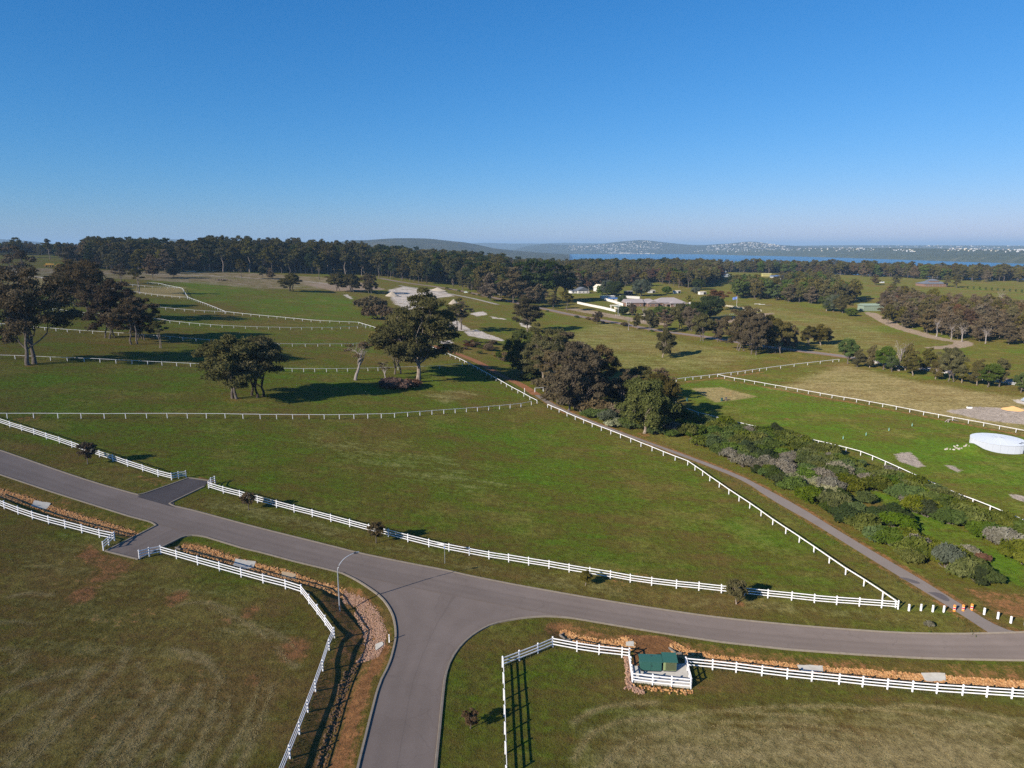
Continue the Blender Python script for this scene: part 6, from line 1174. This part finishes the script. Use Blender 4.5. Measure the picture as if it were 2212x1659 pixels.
# ------------------------------------------------------------------ woods: front trees one by one, the mass behind as stuff
def far_tree(key, seed, H, Rw, clumps, per, ls, leafm, barkm, th=.3, low=.25, cr=.3):
    tr_, cr_, _ = make_tree(seed, H, Rw, th=th, clumps=clumps, per=per, cr=cr, ls=ls, leafm=leafm, barkm=barkm, lowest=low, squash=.72, tr=.014, fill=.5)
    nv = len(tr_.vertices); v1 = np.zeros(nv * 3, np.float32); tr_.vertices.foreach_get('co', v1); nc = len(cr_.vertices); v2 = np.zeros(nc * 3, np.float32); cr_.vertices.foreach_get('co', v2)
    f1 = np.zeros(len(tr_.loops), np.int32); tr_.loops.foreach_get('vertex_index', f1); f2 = np.zeros(len(cr_.loops), np.int32); cr_.loops.foreach_get('vertex_index', f2)
    t = np.zeros(len(cr_.polygons), np.float32); cr_.attributes['var'].data.foreach_get('value', t)
    Fq = np.concatenate([f1.reshape(-1, 4), f2.reshape(-1, 4) + nv]); mi = np.r_[np.zeros(len(f1) // 4), np.ones(len(f2) // 4)]
    me = np_mesh(key, np.concatenate([v1, v2]).reshape(-1, 3), Fq, [barkm, leafm], mi); a = me.attributes.new('var', 'FLOAT', 'FACE'); a.data.foreach_set('value', np.r_[np.full(len(f1) // 4, .5), t].astype(np.float32))
    bpy.data.meshes.remove(tr_); bpy.data.meshes.remove(cr_); return me, H
FT = {'olive': far_tree('wood_tree', 61, 24, 6.6, 26, 60, .62, LF_OLIVE, BARK_GREY, .3, .3), 'olive2': far_tree('wood_tree', 62, 22, 7.2, 26, 60, .62, LF_OLIVE, BARK_GREY, .16, .08), 'brown': far_tree('wood_tree', 63, 19, 7.4, 34, 60, .6, LF_BROWN, BARK_GREY, .14, .04), 'green': far_tree('wood_tree', 64, 20, 7.4, 28, 60, .62, LF_GREEN, BARK_DARK, .14, .05),
      'dark': far_tree('wood_tree', 65, 26, 6.5, 34, 60, .62, LF_DARK, BARK_DARK, .14, .12), 'tall': far_tree('wood_tree', 66, 28, 5.6, 24, 64, .6, LF_OLIVE, BARK_PALE, .42, .44), 'rust': far_tree('wood_tree', 67, 18, 6.6, 24, 60, .6, LF_RUST, BARK_GREY, .25, .25)}
SRC = {}
COUNT = [0]
def wood(front, depth, n_front, n_back, mix_, label, group, hs=(.8, 1.15), mass_label=None, dfront=22, seed=0, minsep=5.5, avoid=None):
    """front: photo points along the near edge. Trees stand from that edge backwards, away from the camera"""
    rr = np.random.default_rng(seed); F0 = smooth(np.array([ray(u_, 533)[:2] / ray(u_, 533)[1] * -v_ for u_, v_ in front]) if front[0][1] < 0 else hits(front), 1); F0 = resample(F0, n=200); keys = list(mix_); w_ = np.array([mix_[k] for k in keys], float); w_ /= w_.sum()
    placed = []
    def pick(dmax, dmin=0):
        for _ in range(60):
            p = F0[int(rr.integers(0, 200))]; u = p / np.linalg.norm(p); d = dmin + (dmax - dmin) * rr.random(); q = p + u * d + rr.normal(0, 2.5, 2)
            if all(np.hypot(q[0] - a, q[1] - b) > minsep for a, b in placed[-400:]) and gz(*q) > LAKE + 1.5: placed.append(tuple(q)); return q
        return None
    for _ in range(n_front):
        q = pick(dfront)
        if q is None: continue
        me, H = FT[str(rr.choice(keys, p=w_))]; s = rr.uniform(*hs); o = link('wood_tree', me, None, (q[0], q[1], gz(*q) - .3)); o.rotation_euler = (0, 0, rr.uniform(0, 6.28)); o.scale = (s * rr.uniform(.85, 1.15),) * 2 + (s,)
        tag(o, label, 'tree', group); COUNT[0] += 1
    if n_back:
        per = {k: [] for k in keys}
        for _ in range(n_back):
            q = pick(depth, dfront)
            if q is not None: per[str(rr.choice(keys, p=w_))].append(q)
        for k in keys:
            if per[k]: mass(np.array(per[k]), k, hs, rr, mass_label or label)
def mass(Q, k, hs, rr, label):
    """points carrying instances of one wood tree: a far-off wood that reads as one mass"""
    n = len(Q); Z = ground(Q[:, 0], Q[:, 1]) - .3; me = bpy.data.meshes.new('woodland'); me.vertices.add(n); me.vertices.foreach_set('co', np.stack([Q[:, 0], Q[:, 1], Z], 1).astype(np.float32).ravel())
    a = me.attributes.new('turn', 'FLOAT_VECTOR', 'POINT'); a.data.foreach_set('vector', np.stack([np.zeros(n), np.zeros(n), rr.uniform(0, 6.28, n)], 1).astype(np.float32).ravel())
    s = rr.uniform(hs[0], hs[1], n); wv = s * rr.uniform(.85, 1.15, n); a = me.attributes.new('size', 'FLOAT_VECTOR', 'POINT'); a.data.foreach_set('vector', np.stack([wv, wv, s], 1).astype(np.float32).ravel())
    o = link('woodland', me); tag(o, label, 'wood', kind='stuff')
    ng = bpy.data.node_groups.new('wood_scatter', 'GeometryNodeTree'); ng.interface.new_socket('Geometry', in_out='INPUT', socket_type='NodeSocketGeometry'); ng.interface.new_socket('Geometry', in_out='OUTPUT', socket_type='NodeSocketGeometry')
    gi = ng.nodes.new('NodeGroupInput'); go = ng.nodes.new('NodeGroupOutput'); ip = ng.nodes.new('GeometryNodeInstanceOnPoints'); oi = ng.nodes.new('GeometryNodeObjectInfo')
    oi.inputs['Object'].default_value = SRC[k]; oi.inputs['As Instance'].default_value = True; oi.transform_space = 'ORIGINAL'
    for nm, sk in (('turn', 'Rotation'), ('size', 'Scale')):
        na = ng.nodes.new('GeometryNodeInputNamedAttribute'); na.data_type = 'FLOAT_VECTOR'; na.inputs['Name'].default_value = nm
        if sk == 'Rotation':
            er = ng.nodes.new('FunctionNodeEulerToRotation'); ng.links.new(na.outputs['Attribute'], er.inputs[0]); ng.links.new(er.outputs[0], ip.inputs[sk])
        else: ng.links.new(na.outputs['Attribute'], ip.inputs[sk])
    ng.links.new(gi.outputs[0], ip.inputs['Points']); ng.links.new(oi.outputs['Geometry'], ip.inputs['Instance']); ng.links.new(ip.outputs[0], go.inputs[0])
    o.modifiers.new('scatter', 'NODES').node_group = ng
# one tree of each kind behind the middle wood is the pattern for the masses
for i, k in enumerate(FT):
    q = hit(1000 + i * 14, 612); o = link('wood_tree', FT[k][0], None, (q[0], q[1] + 25, gz(q[0], q[1] + 25) - .3)); tag(o, 'gum tree standing in the dark wood beyond the white sand', 'tree', 'trees of the middle wood'); SRC[k] = o
wood([(440, 588), (500, 589), (560, 590), (640, 592), (720, 593), (790, 596)], 330, 36, 660, {'tall': 5, 'olive': 3, 'dark': 1, 'olive2': 1}, 'tall straight gum at the front of the left-hand wood', 'front trees of the left wood', (.68, 1.2), 'dark tall wood filling the skyline at the left', seed=1, dfront=26)
wood([(190, 583), (240, 584), (300, 586), (360, 588), (440, 587)], 320, 18, 400, {'olive2': 4, 'olive': 3, 'brown': 3, 'dark': 1}, 'bushy gum at the left end of the left-hand wood', 'front trees of the far left wood', (.65, 1.2), 'dark bushy wood on the skyline at the far left', seed=2, dfront=26)
wood([(-60, 552), (40, 551), (110, 553), (190, 556)], 160, 9, 130, {'olive2': 3, 'brown': 3, 'green': 2}, 'low bushy tree along the crest above the yellow dump trucks', 'trees on the far left crest', (.5, .8), 'low bush along the far left crest', seed=3, dfront=20)
for px, py, h, k, lab in ((38, 556, 44, 'olive2', 'broad dark tree on the far left skyline'), (108, 560, 44, 'tall', 'tall domed gum on the far left skyline, left of the pair'), (132, 560, 38, 'olive2', 'rounder gum on the far left skyline, right of the pair'), (152, 578, 52, 'brown', 'spreading grey-brown gum beside the yellow dump trucks'), (300, 590, 52, 'olive2', 'round dark gum below the left-hand wood'), (330, 600, 50, 'brown', 'brown gum before the left-hand wood, near the slim twin stems'), (376, 600, 34, 'brown', 'brown low tree before the left-hand wood'), (522, 601, 42, 'olive', 'lone gum standing out before the trunks of the left-hand wood'), (568, 601, 28, 'olive2', 'small lone gum on the far earthworks strip'), (585, 603, 24, 'brown', 'small brown tree on the far earthworks strip'), (690, 604, 46, 'olive', 'open gum before the left-hand wood at its right end'), (240, 588, 40, 'olive2', 'dark gum before the far left wood')):
    P = at(px, py); me, H = FT[k]; s = h / px_m(P) / H; o = link('wood_tree', me, None, P); o.scale = (s * 1.05, s * 1.05, s); o.rotation_euler = (0, 0, rt.uniform(0, 6)); tag(o, lab, 'tree')
notlawn = None
wood([(800, 600), (850, 604), (905, 612), (960, 618), (1010, 628), (1060, 640), (1092, 648)], 420, 36, 760, {'olive': 4, 'olive2': 3, 'dark': 2, 'brown': 1, 'green': 1}, 'gum tree standing in the dark wood beyond the white sand', 'trees of the middle wood', (.65, 1.25), 'dark wood filling the middle distance', seed=4, dfront=30)
for px, py, h, k, lab in ((1108, 655, 78, 'brown', 'brown gum with bare pale stems at the right end of the middle wood'), (1128, 652, 90, 'dark', 'black-green pine at the left of the pine clump'), (1152, 654, 98, 'dark', 'tallest black-green pine of the clump'), (1176, 654, 96, 'dark', 'black-green pine right of the tallest'), (1200, 650, 90, 'dark', 'black-green pine over the roadside trees'), (1222, 648, 80, 'dark', 'black-green pine at the right end of the clump'), (1165, 662, 48, 'brown', 'grey brown gum before the pine clump'), (1195, 668, 36, 'olive2', 'low olive gum on the far road below the pines'), (1226, 672, 44, 'olive', 'olive gum on the far road right of the pines'), (1142, 664, 44, 'brown', 'brown twiggy gum on the far road before the pines'), (1060, 650, 60, 'brown', 'leafy gum with pale stems beside the gravel drive')):
    P = at(px, py); me, H = FT[k]; s = h / px_m(P) / H; o = link('wood_tree', me, None, P); o.scale = (s * 1.2, s * 1.2, s); o.rotation_euler = (0, 0, rt.uniform(0, 6)); tag(o, lab, 'tree')
wood([(1225, 632), (1260, 626), (1300, 620), (1340, 620), (1400, 622), (1460, 624), (1510, 622), (1545, 616)], 520, 38, 1100, {'olive2': 4, 'brown': 4, 'green': 2, 'olive': 2, 'rust': 1}, 'brown-green gum at the edge of the wood behind the homestead', 'front trees of the wood behind the homestead', (.74, 1.02), 'wide brown-green wood between the homestead and the harbour', seed=5, dfront=40)
wood([(1000, 604), (1100, 606), (1200, 606), (1300, 604), (1400, 602), (1480, 600)], 420, 0, 560, {'olive2': 4, 'brown': 3, 'olive': 2, 'dark': 1}, '', None, (.8, 1.05), 'farther part of the wood towards the harbour', seed=6, dfront=0)
# scattered belts on the right
wood([(1470, -1240), (1560, -1190), (1640, -1150), (1700, -1120), (1800, -1080), (1900, -1050), (2000, -1000), (2100, -980), (2290, -950)], 300, 40, 1000, {'olive2': 4, 'brown': 3, 'green': 2, 'olive': 2}, 'gum tree of the long wood before the harbour water', 'front trees of the harbour-side wood', (.78, 1.1), 'long wood along the near shore of the harbour', seed=7, dfront=30)
wood([(1590, 645), (1640, 648), (1690, 652), (1740, 655), (1790, 660), (1850, 660)], 75, 30, 60, {'green': 4, 'olive2': 4, 'brown': 1}, 'dark green tree in the dense clump left of the green shed', 'trees of the clump left of the green shed', (.75, 1.0), 'inner trees of the dense clump left of the green shed', seed=8, dfront=26, minsep=6)
wood([(1690, 620), (1740, 618), (1780, 618), (1810, 622)], 60, 10, 22, {'green': 3, 'olive2': 3}, 'tree in the small clump below the blue-roofed house', 'trees below the blue-roofed house', (.6, .85), 'inner trees of the clump below the blue-roofed house', seed=9, dfront=26)
wood([(1918, 696), (1950, 712), (2000, 722), (2060, 732), (2120, 742), (2180, 750), (2260, 760)], 190, 44, 190, {'brown': 8, 'olive2': 2, 'rust': 1}, 'brown-grey gum in the dense brown wood at the right', 'trees of the brown wood', (.6, .85), 'inner trees of the dense brown wood at the right', seed=10, dfront=55, minsep=6)
for i, (a, b) in enumerate((((1505, 603), (1542, 607)), ((1548, 610), (1628, 613)))):
    A, B = hit(*a), hit(*b)
    for t in np.linspace(0, 1, 11): q = A + (B - A) * t + rs.normal(0, 1.5, 2); me, H = FT['dark']; o = link('windbreak_conifer', me, None, (q[0], q[1], gz(*q))); s = rs.uniform(.38, .5); o.scale = (s * .9, s * .9, s); o.rotation_euler = (0, 0, rs.uniform(0, 6)); tag(o, 'dark conifer in the windbreak below the green-roofed house', 'tree', 'windbreak conifers')
for px, py, lab in ((1935, 622, 'grey olive tree on the far lawn left of the pagoda roof'), (2045, 620, 'dark tree touching the right of the pagoda roof'), (2066, 622, 'rounded green tree right of the pagoda roof'), (1890, 616, 'pinkish bare tree behind the white van')):
    P = at(px, py); me, H = FT['olive2' if 'bare' not in lab else 'brown']; o = link('wood_tree', me, None, P); s = rs.uniform(.6, .75); o.scale = (s, s, s); tag(o, lab, 'tree')
for k in range(12):
    P = at(2090 + k * 13, 624 + k * .9); me, H = FT['green']; o = link('orchard_bush', me, None, P); o.scale = (.18, .18, .18); tag(o, 'small round orchard bush in the row on the far right lawn', 'bush', 'orchard bushes on the far lawn')
# ------------------------------------------------------------------ cut straw lying in swaths, grass tufts
def blades(name, label, X, Y, mat, size, seed, lay=.5, tone=None):
    rr = np.random.default_rng(seed); n = len(X); Z = ground(X, Y)
    a = rr.uniform(0, 6.28, n); e = rr.uniform(.1, 1, n) * lay; L = size * rr.uniform(.6, 1.5, n); wv = L * rr.uniform(.10, .22, n)
    d = np.stack([np.cos(a) * np.cos(e), np.sin(a) * np.cos(e), np.sin(e)], 1) * L[:, None]; s = np.stack([-np.sin(a), np.cos(a), np.zeros(n)], 1) * wv[:, None]; b = np.stack([X, Y, Z + .01], 1)
    V = np.stack([b - s, b + s, b + d], 1).reshape(-1, 3); me = np_mesh(name, V, np.arange(n * 3).reshape(n, 3), mat); t = me.attributes.new('var', 'FLOAT', 'FACE'); t.data.foreach_set('value', (rr.uniform(0, 1, n) if tone is None else tone).astype(np.float32))
    return tag(link(name, me), label, kind='stuff')
XS, YS = [], []
for k, c in enumerate(SW):
    P = resample(smooth(hits(c), 2), step=.05); O = np.gradient(P, axis=0); O /= np.linalg.norm(O, axis=1)[:, None]; nrm = np.stack([-O[:, 1], O[:, 0]], 1); rr = np.random.default_rng(100 + k)
    dens = np.clip(np.convolve(rr.normal(0, 1, len(P) + 80), np.ones(41) / 41, 'valid')[:len(P)] * 3 + .7, .3, 1); m = rr.integers(0, 5, len(P)) < dens * 4.2
    for rep in range(2): Q = P[m] + nrm[m] * rr.normal(0, .13, (m.sum(), 1)); XS.append(Q[:, 0]); YS.append(Q[:, 1])
blades('mown_straw', 'thin pale swaths of cut grass curving over the two near paddocks', np.concatenate(XS), np.concatenate(YS), STRAW, .16, 1, .35)
GRASS = stone_mat('grass_tufts', [(.05, .07, .018), (.075, .085, .026), (.11, .095, .04), (.15, .125, .06)])
rr = np.random.default_rng(77); n = 150000
YY = 34 + (105 - 34) * rr.random(n) ** 1.5; XX = (rr.random(n) * 2 - 1) * (YY * .8 + 6)
far_ok = np.ones(n, bool)
RP = np.vstack([resample(ROAD_UP, step=2), resample(ROAD_LO, step=2)[::-1]]); far_ok &= ~inside(XX, YY, RP)
RS = np.vstack([SIDE_L, SIDE_R[::-1]]); far_ok &= ~inside(XX, YY, RS); far_ok &= ~inside(XX, YY, np.vstack([DL_L, DL_R[::-1]])); far_ok &= ~inside(XX, YY, np.vstack([DD_L, DD_R[::-1]])); far_ok &= ~inside(XX, YY, np.vstack([PATH_L, PATH_R[::-1]])); far_ok &= ~inside(XX, YY, PAD)
soil_p = hits([(1336, 1370), (1442, 1377), (1462, 1400), (1482, 1442), (1366, 1442), (1374, 1400)]); far_ok &= ~inside(XX, YY, soil_p)
patch = np.sin(XX * .31 + 1.3 * np.sin(YY * .23)) * np.sin(YY * .27 + np.sin(XX * .19)); far_ok &= rr.random(n) < .35 + .5 * (patch > 0)
XX, YY = XX[far_ok], YY[far_ok]
blades('grass', 'short uneven pasture grass over the near paddocks and verges', XX, YY, GRASS, .13, 2, 1.0)
XS, YS = [], []
for L in FENCE_LINES:
    if np.min(np.linalg.norm(L, axis=1)) > 260: continue
    P = resample(L, step=.035); rr = np.random.default_rng(len(P)); k = rr.random(len(P)) < .55 + .45 * np.sin(np.arange(len(P)) * .0021) * np.sin(np.arange(len(P)) * .0137); Q = P[k] + rr.normal(0, .14, (k.sum(), 2)); XS.append(Q[:, 0]); YS.append(Q[:, 1])
blades('grass', 'uncut grass growing along the foot of the white fences', np.concatenate(XS), np.concatenate(YS), GRASS, .2, 9, 1.3)
P = resample(offset(PATH_L, 2.0), step=.04); rr = np.random.default_rng(8); Q = P[(np.arange(len(P)) % 3) == 0]; Q = Q + rr.normal(0, .5, Q.shape)
blades('grass', 'longer weeds beside the footpath rail fence', Q[:, 0], Q[:, 1], GRASS, .3, 3, 1.2)
print('individual wood trees', COUNT[0], 'lamp height', LAMP_H)
